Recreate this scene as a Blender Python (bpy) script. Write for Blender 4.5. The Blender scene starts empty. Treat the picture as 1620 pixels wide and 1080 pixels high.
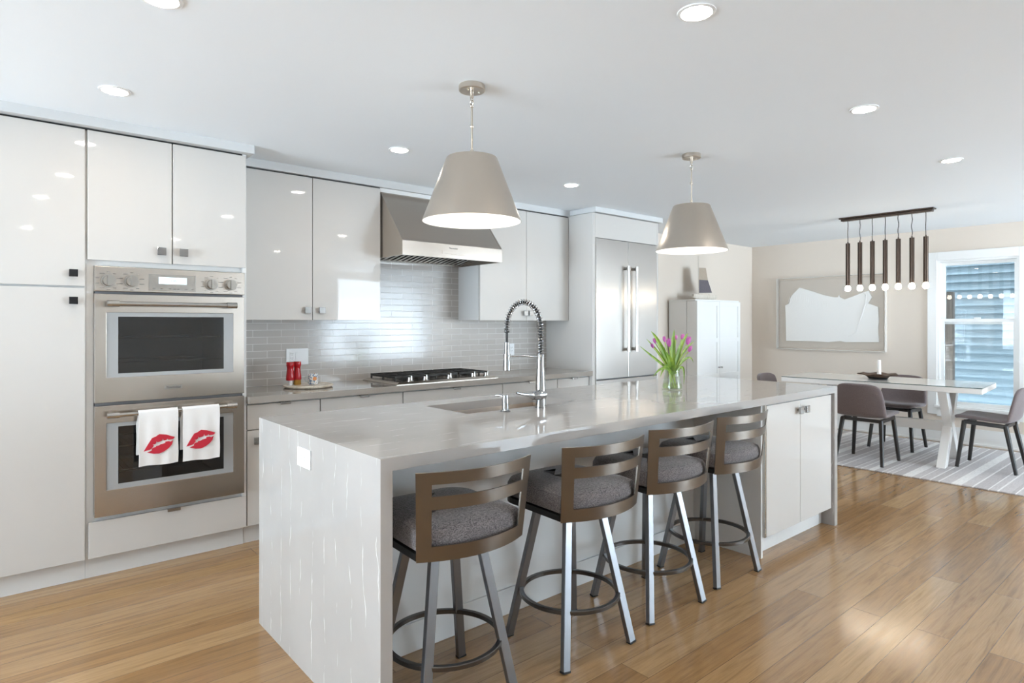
import bpy, bmesh, math, random
from mathutils import Vector, Matrix
from mathutils.geometry import tessellate_polygon
random.seed(7)
S = bpy.context.scene
COL = S.collection
PI = math.pi

# ------------------------------------------------------------------ camera
cam_d = bpy.data.cameras.new('camera'); cam = bpy.data.objects.new('camera', cam_d); COL.objects.link(cam)
cam.location = (0, 0, 1.337)
cam.rotation_euler = (PI/2, 0, -math.atan2(0.649, 0.7607))
cam_d.sensor_width = 36; cam_d.lens = 978.7*36/1620; cam_d.shift_y = -30.5/1620
cam_d.clip_start = 0.05; cam_d.clip_end = 200
S.camera = cam
# ------------------------------------------------------------------ world, daylight, exposure
W = bpy.data.worlds.new('sky'); S.world = W; W.use_nodes = True
bgn = W.node_tree.nodes['Background']
bgn.inputs[0].default_value = (0.725, 0.865, 1.0, 1); _t = W.node_tree
_g = _t.nodes.new('ShaderNodeTexCoord'); _s = _t.nodes.new('ShaderNodeSeparateXYZ'); _r = _t.nodes.new('ShaderNodeValToRGB')
_t.links.new(_g.outputs['Generated'], _s.inputs[0]); _t.links.new(_s.outputs[2], _r.inputs[0])
SKY_E, GROUND_FILL_E = 5.0, 10.0       # sky above; below the horizon a brighter glow, added to light the ceiling
_r.color_ramp.elements[0].position = -0.0; _r.color_ramp.elements[0].color = (GROUND_FILL_E,)*3 + (1,)
_r.color_ramp.elements[1].position = 0.04; _r.color_ramp.elements[1].color = (SKY_E,)*3 + (1,)
_t.links.new(_r.outputs[0], bgn.inputs[1])
S.view_settings.view_transform = 'Standard'; S.view_settings.look = 'None'
S.view_settings.gamma = 1; S.view_settings.exposure = 1.84; S.view_settings.use_curve_mapping = False
S.cycles.use_denoising = True
S.cycles.sample_clamp_indirect = 6
S.cycles.max_bounces = 10; S.cycles.diffuse_bounces = 5; S.cycles.glossy_bounces = 5; S.cycles.transparent_max_bounces = 12
CAN_E, PEND_E, ROD_E = 42, 27, 11
WALL_L, WALL_F, WALL_R, WALL_B, CEIL = -5.0, -3.8, 8.2, 4.42, 2.385

def portal(name, loc, rot, sx, sy):
    d = bpy.data.lights.new(name, 'AREA'); d.shape = 'RECTANGLE'; d.size = sx; d.size_y = sy
    d.cycles.is_portal = True
    o = bpy.data.objects.new(name, d); COL.objects.link(o); o.location = loc; o.rotation_euler = rot
    return o

# ------------------------------------------------------------------ materials
def mat(name, col=(.8,.8,.8), rough=.5, metal=0, **k):
    m = bpy.data.materials.new(name); m.use_nodes = True
    p = m.node_tree.nodes['Principled BSDF']
    p.inputs['Base Color'].default_value = (*col, 1); p.inputs['Roughness'].default_value = rough
    p.inputs['Metallic'].default_value = metal
    for a, v in k.items():
        p.inputs[a.replace('_', ' ')].default_value = v
    return m
def nt(m):
    t = m.node_tree
    return t, t.nodes['Principled BSDF']
def N(t, typ, **k):
    n = t.nodes.new(typ)
    for a, v in k.items():
        if a in n.inputs: n.inputs[a].default_value = v
        else: setattr(n, a, v)
    return n
def ramp(t, fac, stops, interp='LINEAR'):
    r = t.nodes.new('ShaderNodeValToRGB'); r.color_ramp.interpolation = interp
    e = r.color_ramp.elements
    while len(e) > 1: e.remove(e[-1])
    e[0].position = stops[0][0]; e[0].color = (*stops[0][1], 1)
    for p, c in stops[1:]:
        x = e.new(p); x.color = (*c, 1)
    t.links.new(fac, r.inputs[0]); return r
def mixc(t, fac, a, b, blend='MIX'):
    m = t.nodes.new('ShaderNodeMix'); m.data_type = 'RGBA'; m.blend_type = blend
    for i, v in ((0, fac), (6, a), (7, b)):
        if hasattr(v, 'links') or hasattr(v, 'is_linked'): t.links.new(v, m.inputs[i])
        elif i == 0: m.inputs[0].default_value = v
        else: m.inputs[i].default_value = (*v, 1)
    return m.outputs[2]
def wpos(t):
    return t.nodes.new('ShaderNodeNewGeometry').outputs['Position']
def opos(t):
    return t.nodes.new('ShaderNodeTexCoord').outputs['Object']
def mapping(t, v, scale=(1,1,1), loc=(0,0,0), rot=(0,0,0)):
    m = t.nodes.new('ShaderNodeMapping'); m.inputs['Scale'].default_value = scale
    m.inputs['Location'].default_value = loc; m.inputs['Rotation'].default_value = rot
    t.links.new(v, m.inputs[0]); return m.outputs[0]
def noise(t, v, scale=5, detail=3, rough=.5, dist=0):
    n = t.nodes.new('ShaderNodeTexNoise'); n.inputs['Scale'].default_value = scale
    n.inputs['Detail'].default_value = detail; n.inputs['Roughness'].default_value = rough
    n.inputs['Distortion'].default_value = dist
    t.links.new(v, n.inputs['Vector']); return n.outputs[0]
def math_(t, op, a, b=None, c=None):
    n = t.nodes.new('ShaderNodeMath'); n.operation = op
    for i, v in enumerate((a, b, c)):
        if v is None: continue
        if hasattr(v, 'is_linked'): t.links.new(v, n.inputs[i])
        else: n.inputs[i].default_value = v
    return n.outputs[0]
def bump(t, p, h, strength=.2, dist=.01):
    b = t.nodes.new('ShaderNodeBump'); b.inputs['Strength'].default_value = strength; b.inputs['Distance'].default_value = dist
    t.links.new(h, b.inputs['Height']); t.links.new(b.outputs[0], p.inputs['Normal'])
def swizzle(t, v, order):
    s = t.nodes.new('ShaderNodeSeparateXYZ'); t.links.new(v, s.inputs[0])
    c = t.nodes.new('ShaderNodeCombineXYZ')
    for i, ch in enumerate(order):
        if ch in 'XYZ': t.links.new(s.outputs['XYZ'.index(ch)], c.inputs[i])
    return c.outputs[0]

M = {}
M['gloss'] = mat('gloss_white_lacquer', (.58,.558,.53), .035, Specular_IOR_Level=.38)
M['carcass'] = mat('white_melamine', (.70,.70,.69), .35)
M['paint_trim'] = mat('white_trim_paint', (.80,.80,.79), .35)
M['plastic'] = mat('white_plastic', (.82,.83,.84), .3)
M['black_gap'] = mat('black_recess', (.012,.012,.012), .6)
def m_wall(name, col):
    m = mat(name, col, .75); t, p = nt(m)
    bump(t, p, noise(t, wpos(t), 220, 2), .05, .002); return m
M['wall'] = m_wall('beige_wall_paint', (.69,.61,.53))
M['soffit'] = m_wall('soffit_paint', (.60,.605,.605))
M['white_wall'] = m_wall('white_wall_paint', (.80,.79,.77))
M['ceiling'] = m_wall('ceiling_paint', (.82,.86,.90))
def m_floor():
    m = mat('oak_planks', rough=.22, Specular_IOR_Level=.85); t, p = nt(m)
    v = wpos(t)
    b = t.nodes.new('ShaderNodeTexBrick'); b.offset = .37; b.offset_frequency = 2
    for a, x in (('Scale',1),('Mortar Size',.0009),('Mortar Smooth',.1),('Brick Width',1.9),('Row Height',.1305)): b.inputs[a].default_value = x
    b.inputs['Bias'].default_value = 0
    b.inputs['Color1'].default_value = (0,0,0,1); b.inputs['Color2'].default_value = (1,1,1,1); b.inputs['Mortar'].default_value = (.5,.5,.5,1)
    t.links.new(v, b.inputs['Vector'])
    plank = ramp(t, b.outputs['Color'], [(0,(.305,.172,.072)),(.5,(.365,.215,.097)),(1,(.435,.278,.138))])
    off = t.nodes.new('ShaderNodeVectorMath'); off.operation = 'MULTIPLY_ADD'
    t.links.new(b.outputs['Color'], off.inputs[0]); off.inputs[1].default_value = (7,3,0); t.links.new(v, off.inputs[2])
    g1 = noise(t, mapping(t, off.outputs[0], (1.1, 16, 1)), 2.2, 6, .62, 1.1)
    g2 = noise(t, mapping(t, off.outputs[0], (2.5, 90, 1)), 3, 4, .6)
    c = mixc(t, 1, plank.outputs[0], ramp(t, g1, [(.25,(.66,.64,.62)),(.5,(1,1,1)),(.75,(1.18,1.17,1.15))]).outputs[0], 'MULTIPLY')
    c = mixc(t, 1, c, ramp(t, g2, [(.3,(.88,.87,.86)),(.65,(1.04,1.04,1.04))]).outputs[0], 'MULTIPLY')
    big = noise(t, mapping(t, v, (.5,1.3,1)), 1.3, 2)
    c = mixc(t, 1, c, ramp(t, big, [(.3,(.88,.87,.86)),(.7,(1.08,1.08,1.08))]).outputs[0], 'MULTIPLY')
    c = mixc(t, b.outputs['Fac'], c, (.085,.05,.028))
    t.links.new(c, p.inputs['Base Color'])
    t.links.new(ramp(t, g1, [(.2,(.11,)*3),(.8,(.21,)*3)]).outputs[0], p.inputs['Roughness'])
    h = math_(t, 'ADD', math_(t, 'MULTIPLY', g1, .5), math_(t, 'MULTIPLY', b.outputs['Fac'], -.4))
    h = math_(t, 'ADD', h, math_(t, 'MULTIPLY', noise(t, mapping(t, v, (2,5,1)), 3, 2), 1.1))
    bump(t, p, h, .07, .006); return m
M['floor'] = m_floor()
def m_quartz(name, col, veinc, amt=1, rough=.05):
    m = mat(name, col, rough, Specular_IOR_Level=.6); t, p = nt(m)
    v = wpos(t)
    s = t.nodes.new('ShaderNodeSeparateXYZ'); t.links.new(v, s.inputs[0])
    d = noise(t, v, 1.6, 5, .55); d2 = noise(t, v, 14, 3, .6)
    yy = math_(t, 'ADD', s.outputs[1], math_(t, 'MULTIPLY', d, .20)); yy = math_(t, 'ADD', yy, math_(t, 'MULTIPLY', d2, .016))
    f = math_(t, 'FRACT', math_(t, 'MULTIPLY', yy, 9.5))
    a = math_(t, 'ABSOLUTE', math_(t, 'SUBTRACT', f, .5))
    line = ramp(t, a, [(0,(.8,.8,.8)),(.012,(.5,.5,.5)),(.026,(0,0,0))])
    msk = ramp(t, noise(t, mapping(t, v, (4,4,4)), 2.6, 3), [(.47,(0,0,0)),(.66,(1,1,1))])
    sn = t.nodes.new('ShaderNodeSeparateXYZ'); t.links.new(t.nodes.new('ShaderNodeNewGeometry').outputs['Normal'], sn.inputs[0])
    flat = math_(t, 'SUBTRACT', 1, math_(t, 'ABSOLUTE', sn.outputs[1]))     # veins run in the slab plane, so the thin front edges stay plain
    lm = math_(t, 'MULTIPLY', math_(t, 'MULTIPLY', math_(t, 'MULTIPLY', line.outputs[0], msk.outputs[0]), amt), flat)
    base = mixc(t, 1, col, ramp(t, noise(t, v, 3.5, 4), [(.3,(.94,.94,.94)),(.7,(1.05,1.05,1.05))]).outputs[0], 'MULTIPLY')
    t.links.new(mixc(t, lm, base, veinc), p.inputs['Base Color']); return m
M['quartz'] = m_quartz('veined_quartz', (.385,.363,.345), (.88,.87,.85))
M['counter'] = m_quartz('taupe_quartz', (.335,.305,.275), (.7,.68,.65), .5, .07)
def m_tile():
    m = mat('glass_subway_tile', rough=.12, Specular_IOR_Level=.42); t, p = nt(m)
    v = swizzle(t, wpos(t), 'XZ0')
    b = t.nodes.new('ShaderNodeTexBrick'); b.offset = .5
    for a, x in (('Scale',1),('Mortar Size',.0017),('Mortar Smooth',.2),('Brick Width',.196),('Row Height',.0485)): b.inputs[a].default_value = x
    b.inputs['Color1'].default_value = (.47,.44,.41,1); b.inputs['Color2'].default_value = (.51,.48,.45,1); b.inputs['Mortar'].default_value = (.74,.73,.71,1)
    t.links.new(mapping(t, v, loc=(.06,.0485*.58,0)), b.inputs['Vector'])
    t.links.new(b.outputs['Color'], p.inputs['Base Color'])
    t.links.new(ramp(t, b.outputs['Fac'], [(0,(.13,)*3),(1,(.6,)*3)]).outputs[0], p.inputs['Roughness'])
    h = math_(t, 'ADD', math_(t, 'MULTIPLY', b.outputs['Fac'], -1), math_(t, 'MULTIPLY', noise(t, wpos(t), 16, 1), .35))
    bump(t, p, h, .25, .004); return m
M['tile'] = m_tile()
def m_steel(name, col, rough, aniso=.7, axis='Z', grain=(3,3,260), rot=0.0):
    m = mat(name, col, rough, 1, Anisotropic=aniso, Anisotropic_Rotation=rot); t, p = nt(m)
    tg = t.nodes.new('ShaderNodeTangent'); tg.direction_type = 'RADIAL'; tg.axis = axis
    t.links.new(tg.outputs[0], p.inputs['Tangent'])
    n = noise(t, mapping(t, opos(t), grain), 1.5, 3)
    t.links.new(ramp(t, n, [(.3,(rough*.95,)*3),(.7,(rough*1.06,)*3)]).outputs[0], p.inputs['Roughness']); return m
M['steel'] = m_steel('brushed_stainless', (.50,.45,.40), .24)
M['steel_fridge'] = m_steel('brushed_stainless_door', (.45,.425,.40), .30, .7, 'Z', (1,1,1))
M['steel_plain'] = mat('satin_steel', (.50,.485,.46), .22, 1)
M['chrome'] = mat('polished_chrome', (.44,.45,.46), .06, 1)
M['nickel'] = m_steel('satin_nickel', (.62,.56,.49), .30, .5, 'Z', (3,3,3))
M['shade_in'] = mat('white_shade_lining', (.86,.85,.83), .6)
M['pewter'] = mat('pewter_metal', (.215,.190,.166), .30, 1)
M['leg_metal'] = mat('grey_painted_steel', (.215,.218,.23), .30, .85)
M['ring_metal'] = mat('dark_grey_steel', (.115,.108,.102), .28, .9)
M['dark_metal'] = mat('dark_metal', (.022,.020,.019), .35, .6)
M['bronze'] = mat('dark_bronze', (.075,.050,.037), .32, .75)
M['iron'] = mat('cast_iron', (.016,.015,.014), .5)
M['black_glossy'] = mat('black_gloss', (.01,.01,.012), .08)
M['oven_glass_border'] = mat('grey_enamel_glass', (.36,.37,.375), .06)
M['enamel'] = mat('oven_enamel', (.20,.20,.21), .35)
def m_fabric(name, a, b, sc=420):
    m = mat(name, a, .9, Sheen_Weight=.25); t, p = nt(m)
    v = opos(t); n = noise(t, v, sc, 2, .7)
    n2 = noise(t, mapping(t, v, (1,1,4)), sc*.5, 2, .7)
    f = math_(t, 'MULTIPLY', math_(t, 'ADD', n, n2), .5)
    t.links.new(ramp(t, f, [(.38,a),(.62,b)]).outputs[0], p.inputs['Base Color'])
    bump(t, p, f, .35, .002); return m
M['tweed'] = m_fabric('grey_tweed', (.045,.039,.039), (.25,.22,.22), 250)
M['felt'] = m_fabric('mauve_grey_felt', (.125,.095,.093), (.205,.165,.165), 300)
M['towel'] = m_fabric('white_cotton', (.80,.79,.78), (.86,.85,.84), 500)
M['red_print'] = mat('red_fabric_print', (.56,.022,.045), .85)
M['red_gloss'] = mat('red_acrylic', (.40,.008,.014), .12)
M['oil'] = mat('peppercorn_amber', (.32,.17,.02), .2)
M['steel_dark'] = mat('dark_wood_leg', (.020,.016,.014), .35)
M['table_white'] = mat('white_lacquered_table', (.80,.775,.745), .25)
M['glass_green'] = mat('glass_edge', (.03,.07,.06), .1)
M['paper'] = mat('white_paper', (.88,.865,.84), .8)
M['mount_board'] = mat('linen_mount', (.60,.535,.465), .85)
def m_tray():
    m = mat('cream_stone', rough=.25); t, p = nt(m)
    t.links.new(ramp(t, noise(t, opos(t), 14, 5, .6, 2), [(.35,(.50,.42,.32)),(.55,(.72,.65,.55))]).outputs[0], p.inputs['Base Color']); return m
M['tray'] = m_tray()
def m_leaf():
    m = mat('tulip_green', (.19,.31,.03), .4, Subsurface_Weight=0.0); t, p = nt(m)
    t.links.new(ramp(t, noise(t, mapping(t, opos(t), (1,1,.2)), 40, 3), [(.3,(.10,.22,.02)),(.7,(.30,.42,.05))]).outputs[0], p.inputs['Base Color']); return m
M['leaf'] = m_leaf()
M['stem'] = mat('pale_green_stem', (.36,.46,.10), .4)
def m_petal():
    m = mat('magenta_petal', rough=.45); t, p = nt(m)
    t.links.new(ramp(t, noise(t, mapping(t, opos(t), (1,1,.25)), 90, 2), [(.3,(.34,.05,.26)),(.7,(.60,.16,.44))]).outputs[0], p.inputs['Base Color']); return m
M['petal'] = m_petal()
def m_siding():
    m = mat('blue_siding', rough=.6); t, p = nt(m)
    n = noise(t, mapping(t, opos(t), (1,3,40)), 2, 4)
    t.links.new(ramp(t, n, [(.3,(.125,.165,.185)),(.7,(.165,.21,.23))]).outputs[0], p.inputs['Base Color']); return m
M['siding'] = m_siding()
def m_wood(name, a, b):
    m = mat(name, rough=.6); t, p = nt(m)
    t.links.new(ramp(t, noise(t, mapping(t, opos(t), (12,12,.6)), 3, 4, .6, 1), [(.3,a),(.7,b)]).outputs[0], p.inputs['Base Color']); return m
M['post'] = m_wood('weathered_post', (.045,.035,.028), (.12,.095,.075))
M['driftwood'] = m_wood('whitewashed_wood', (.55,.49,.41), (.74,.68,.60))
M['sail_tan'] = m_fabric('tan_canvas', (.36,.29,.22), (.44,.36,.28), 200)
M['sail_dark'] = m_fabric('slate_canvas', (.095,.082,.095), (.14,.12,.135), 200)
def m_rug():
    m = mat('striped_rug', rough=.95); t, p = nt(m)
    v = wpos(t); s = t.nodes.new('ShaderNodeSeparateXYZ'); t.links.new(v, s.inputs[0])
    f = math_(t, 'FRACT', math_(t, 'DIVIDE', math_(t, 'ADD', s.outputs[1], .02), 1.16))
    g = (.53,.50,.50); w = (.76,.745,.73); g2 = (.46,.43,.43)
    st = [(0,g),(.06,w),(.072,g),(.115,w),(.125,g2),(.20,w),(.212,g),(.27,w),(.335,g),(.40,w),(.412,g2),(.455,w),(.465,g),(.52,w),(.53,g),(.575,w),(.64,g2),(.70,w),(.708,g),(.735,w),(.743,g),(.77,w),(.778,g2),(.83,w),(.872,g),(.92,w),(.93,g),(.965,w),(.975,g2)]
    c = ramp(t, f, st, 'CONSTANT').outputs[0]
    n = noise(t, mapping(t, v, (2,30,1)), 6, 4)
    c = mixc(t, 1, c, ramp(t, n, [(.3,(.86,.86,.86)),(.7,(1.12,1.12,1.12))]).outputs[0], 'MULTIPLY')
    t.links.new(c, p.inputs['Base Color']); bump(t, p, noise(t, v, 300, 2), .3, .003); return m
M['rug'] = m_rug()
def m_print():
    m = mat('patterned_ceramic', rough=.2); t, p = nt(m)
    c = ramp(t, noise(t, opos(t), 95, 2), [(.42,(.14,.22,.34)),(.5,(.74,.75,.73)),(.62,(.78,.78,.76)),(.68,(.55,.22,.05))]).outputs[0]
    t.links.new(c, p.inputs['Base Color']); return m
M['ceramic'] = m_print()
M['orange'] = mat('orange_motif', (.62,.22,.05), .4)
M['bark'] = m_wood('burl_bowl', (.02,.015,.012), (.16,.09,.05))
M['candle'] = mat('white_wax', (.88,.87,.84), .4, Subsurface_Weight=.1)
def m_glass(name, tint=(1,1,1), refl=1.0, ior=1.45):
    m = bpy.data.materials.new(name); m.use_nodes = True; t = m.node_tree
    for n in list(t.nodes):
        if n.type != 'OUTPUT_MATERIAL': t.nodes.remove(n)
    out = [n for n in t.nodes if n.type == 'OUTPUT_MATERIAL'][0]
    tr = N(t, 'ShaderNodeBsdfTransparent'); tr.inputs[0].default_value = (*tint, 1)
    gl = N(t, 'ShaderNodeBsdfGlossy'); gl.inputs['Roughness'].default_value = .01; gl.inputs[0].default_value = (refl, refl, refl, 1)
    fr = N(t, 'ShaderNodeFresnel')
    geo = t.nodes.new('ShaderNodeNewGeometry')
    t.links.new(math_(t, 'ADD', math_(t, 'MULTIPLY', geo.outputs['Backfacing'], 1/ior-ior), ior), fr.inputs[0])
    mx = N(t, 'ShaderNodeMixShader'); t.links.new(fr.outputs[0], mx.inputs[0]); t.links.new(tr.outputs[0], mx.inputs[1]); t.links.new(gl.outputs[0], mx.inputs[2])
    t.links.new(mx.outputs[0], out.inputs[0]); return m
M['pane'] = m_glass('window_glass', (.98,.99,.99), .45)
M['oven_pane'] = m_glass('smoked_oven_glass', (.50,.51,.52), 1, 1.6)
M['vase_glass'] = m_glass('clear_vase_glass', (.92,.95,.91))
M['vase_water'] = m_glass('vase_water', (.88,.93,.74), .6, 1.2)
M['acrylic'] = m_glass('clear_acrylic', (1,1,1), .6, 1.2)
def m_emit(name, col, st):
    m = bpy.data.materials.new(name); m.use_nodes = True; t = m.node_tree
    p = t.nodes['Principled BSDF']; p.inputs['Base Color'].default_value = (.9,.9,.9,1)
    p.inputs['Emission Color'].default_value = (*col, 1); p.inputs['Emission Strength'].default_value = st; return m
M['can_lens'] = m_emit('downlight_lens', (1,.91,.80), CAN_E)
M['pend_bulb'] = m_emit('pendant_bulb', (1,.92,.82), PEND_E)
M['rod_bulb'] = m_emit('rod_bulb', (1,.86,.66), ROD_E)
M['display'] = m_emit('oven_display', (.30,.62,.80), .34)
M['print_ink'] = mat('dark_print', (.08,.08,.085), .5)
M['rubber'] = mat('black_rubber', (.012,.012,.012), .6)

# ------------------------------------------------------------------ mesh builder
class MB:
    def __init__(self): self.bm = bmesh.new()
    def face(self, pts):
        try: self.bm.faces.new([self.bm.verts.new(p) for p in pts])
        except ValueError: pass
        return self
    def box(self, x0, x1, y0, y1, z0, z1, R=None):
        vs = [self.bm.verts.new(((R @ Vector(c)) if R else c)) for c in
              ((x0,y0,z0),(x1,y0,z0),(x1,y1,z0),(x0,y1,z0),(x0,y0,z1),(x1,y0,z1),(x1,y1,z1),(x0,y1,z1))]
        for f in ((3,2,1,0),(4,5,6,7),(0,1,5,4),(1,2,6,5),(2,3,7,6),(3,0,4,7)): self.bm.faces.new([vs[i] for i in f])
        return self
    def bar(self, p0, p1, w, h, up=(0,0,1), w1=None, h1=None):
        p0, p1 = Vector(p0), Vector(p1); d = (p1-p0).normalized(); up = Vector(up)
        s = d.cross(up).normalized(); u = s.cross(d).normalized(); w1 = w if w1 is None else w1; h1 = h if h1 is None else h1
        r = []
        for p, a, b in ((p0,w,h),(p1,w1,h1)):
            r.append([self.bm.verts.new(p + s*i*a/2 + u*j*b/2) for i, j in ((-1,-1),(1,-1),(1,1),(-1,1))])
        a, b = r
        self.bm.faces.new(a[::-1]); self.bm.faces.new(b)
        for i in range(4): self.bm.faces.new((a[i], a[(i+1)%4], b[(i+1)%4], b[i]))
        return self
    def tube(self, pts, rad, seg=12, caps=True, closed=False):
        pts = [Vector(p) for p in pts]; n = len(pts)
        rads = rad if isinstance(rad, (list, tuple)) else [rad]*n
        rings = []; prev = None
        for i, p in enumerate(pts):
            if closed: d = pts[(i+1)%n]-pts[i-1]
            else: d = pts[min(i+1,n-1)]-pts[max(i-1,0)]
            d = d.normalized()
            if prev is None:
                a = Vector((0,0,1)) if abs(d.z) < .9 else Vector((1,0,0))
                s = d.cross(a).normalized()
            else:
                s = (prev - d*prev.dot(d)).normalized()
            prev = s; u = d.cross(s)
            rings.append([self.bm.verts.new(p + (s*math.cos(2*PI*k/seg)+u*math.sin(2*PI*k/seg))*rads[i]) for k in range(seg)])
        m = n if closed else n-1
        for i in range(m):
            a, b = rings[i], rings[(i+1)%n]
            for k in range(seg): self.bm.faces.new((a[k], a[(k+1)%seg], b[(k+1)%seg], b[k]))
        if caps and not closed: self.bm.faces.new(rings[0][::-1]); self.bm.faces.new(rings[-1])
        return self
    def cyl(self, p0, p1, r0, r1=None, seg=24, caps=True):
        return self.tube([p0, p1], [r0, r0 if r1 is None else r1], seg, caps)
    def lathe(self, prof, c=(0,0,0), seg=40, sx=1, sy=1):
        rings = []
        for r, z in prof:
            if r < 1e-6: rings.append([self.bm.verts.new((c[0], c[1], c[2]+z))])
            else: rings.append([self.bm.verts.new((c[0]+sx*r*math.cos(2*PI*k/seg), c[1]+sy*r*math.sin(2*PI*k/seg), c[2]+z)) for k in range(seg)])
        for a, b in zip(rings, rings[1:]):
            for k in range(seg):
                k1 = (k+1)%seg
                if len(a) == 1 and len(b) == 1: continue
                if len(a) == 1: self.bm.faces.new((a[0], b[k1], b[k]))
                elif len(b) == 1: self.bm.faces.new((a[k], a[k1], b[0]))
                else: self.bm.faces.new((a[k], a[k1], b[k1], b[k]))
        return self
    def sphere(self, c, r, seg=20, rings=12, sz=1):
        return self.lathe([(r*math.sin(PI*i/rings), -r*sz*math.cos(PI*i/rings)) for i in range(rings+1)], c, seg)
    def prism(self, poly, axis, a, b):
        def P(u, v, w): return {'x':(w,u,v),'y':(u,w,v),'z':(u,v,w)}[axis]
        A = [self.bm.verts.new(P(u,v,a)) for u, v in poly]; B = [self.bm.verts.new(P(u,v,b)) for u, v in poly]
        n = len(poly)
        for i in range(n): self.bm.faces.new((A[i], A[(i+1)%n], B[(i+1)%n], B[i]))
        if n <= 4: self.bm.faces.new(A[::-1]); self.bm.faces.new(B)
        else:
            for tri in tessellate_polygon([[Vector((u, v, 0)) for u, v in poly]]):
                self.bm.faces.new([A[k] for k in tri[::-1]]); self.bm.faces.new([B[k] for k in tri])
        return self
    def grid(self, rows):
        vs = [[self.bm.verts.new(p) for p in r] for r in rows]
        for a, b in zip(vs, vs[1:]):
            for i in range(len(a)-1): self.bm.faces.new((a[i], a[i+1], b[i+1], b[i]))
        return self
    def holed(self, axis, w0, w1, u0, u1, v0, v1, holes):
        """slab of thickness w0..w1 along axis with rectangular holes (ua,ub,va,vb)"""
        us = sorted({u0,u1,*[h[0] for h in holes],*[h[1] for h in holes]}); vs_ = sorted({v0,v1,*[h[2] for h in holes],*[h[3] for h in holes]})
        us = [u for u in us if u0 <= u <= u1]; vs_ = [v for v in vs_ if v0 <= v <= v1]
        def P(u, v, w): return {'x':(w,u,v),'y':(u,w,v),'z':(u,v,w)}[axis]
        solid = lambda i, j: 0 <= i < len(us)-1 and 0 <= j < len(vs_)-1 and not any(h[0]-1e-6 <= (us[i]+us[i+1])/2 <= h[1]+1e-6 and h[2] <= (vs_[j]+vs_[j+1])/2 <= h[3] for h in holes)
        V = {}
        def g(i, j, w):
            k = (i,j,w)
            if k not in V: V[k] = self.bm.verts.new(P(us[i], vs_[j], (w0,w1)[w]))
            return V[k]
        for i in range(len(us)-1):
            for j in range(len(vs_)-1):
                if not solid(i,j): continue
                for w in (0,1): self.bm.faces.new([g(i,j,w), g(i+1,j,w), g(i+1,j+1,w), g(i,j+1,w)])
                for di, dj, e in ((-1,0,((i,j),(i,j+1))),(1,0,((i+1,j),(i+1,j+1))),(0,-1,((i,j),(i+1,j))),(0,1,((i,j+1),(i+1,j+1)))):
                    if not solid(i+di, j+dj): self.bm.faces.new([g(*e[0],0), g(*e[1],0), g(*e[1],1), g(*e[0],1)])
        return self
    def out(self, name, m, parent=None, off=(0,0,0), smooth=False, bevel=0, solid=0, sub=0, seg=2):
        bm = self.bm
        bmesh.ops.remove_doubles(bm, verts=bm.verts, dist=1e-6) if smooth else None
        bmesh.ops.recalc_face_normals(bm, faces=bm.faces)
        if bevel:
            es = [e for e in bm.edges if len(e.link_faces) == 2 and e.calc_face_angle(0) > .6]
            bmesh.ops.bevel(bm, geom=es, offset=bevel, segments=seg, profile=.5, affect='EDGES', clamp_overlap=True)
        if off[0] or off[1] or off[2]: bmesh.ops.translate(bm, verts=bm.verts, vec=[-c for c in off])
        me = bpy.data.meshes.new(name); bm.to_mesh(me); bm.free()
        if smooth:
            me.shade_smooth()
            me.set_sharp_from_angle(angle=math.radians(38))
        me.materials.append(M[m] if isinstance(m, str) else m)
        o = bpy.data.objects.new(name, me); COL.objects.link(o)
        if parent: o.parent = parent
        if solid:
            s = o.modifiers.new('thickness', 'SOLIDIFY'); s.thickness = solid; s.offset = 0
            if not sub: e_ = o.modifiers.new('crisp_edges', 'EDGE_SPLIT'); e_.split_angle = math.radians(40)
        if sub:
            s = o.modifiers.new('smoothing', 'SUBSURF'); s.levels = sub; s.render_levels = sub
        return o

def tag(o, label, cat, group=None):
    o['label'] = label; o['category'] = cat
    if group: o['group'] = group
    return o
def thing(name, label, cat, loc, rz=0, group=None):
    o = bpy.data.objects.new(name, None); COL.objects.link(o); o.empty_display_size = .05
    o.location = loc; o.rotation_euler = (0,0,rz); o['at'] = loc
    return tag(o, label, cat, group)
def off(t): return tuple(t['at'])
def struct(o): o['kind'] = 'structure'; return o
def copy_tree(o, parent=None):
    c = o.copy(); COL.objects.link(c)
    if parent: c.parent = parent
    for ch in list(o.children): copy_tree(ch, c)
    return c
def text(body, name, size, loc, rot, m, parent, offv=(0,0,0), ext=.0004):
    cu = bpy.data.curves.new(name, 'FONT'); cu.body = body; cu.size = size; cu.align_x = 'CENTER'; cu.align_y = 'CENTER'; cu.extrude = ext
    cu.materials.append(M[m]); o = bpy.data.objects.new(name, cu); COL.objects.link(o)
    o.location = [a-b for a, b in zip(loc, offv)]; o.rotation_euler = rot
    bpy.context.view_layer.update()
    me = bpy.data.meshes.new_from_object(o.evaluated_get(bpy.context.evaluated_depsgraph_get()))
    q = bpy.data.objects.new(name, me); COL.objects.link(q); q.location = o.location; q.rotation_euler = rot; q.parent = parent
    bpy.data.objects.remove(o); q.name = name
    return q
FACE_Y = (PI/2, 0, 0)      # text that faces the viewer on a wall of constant y

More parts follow.
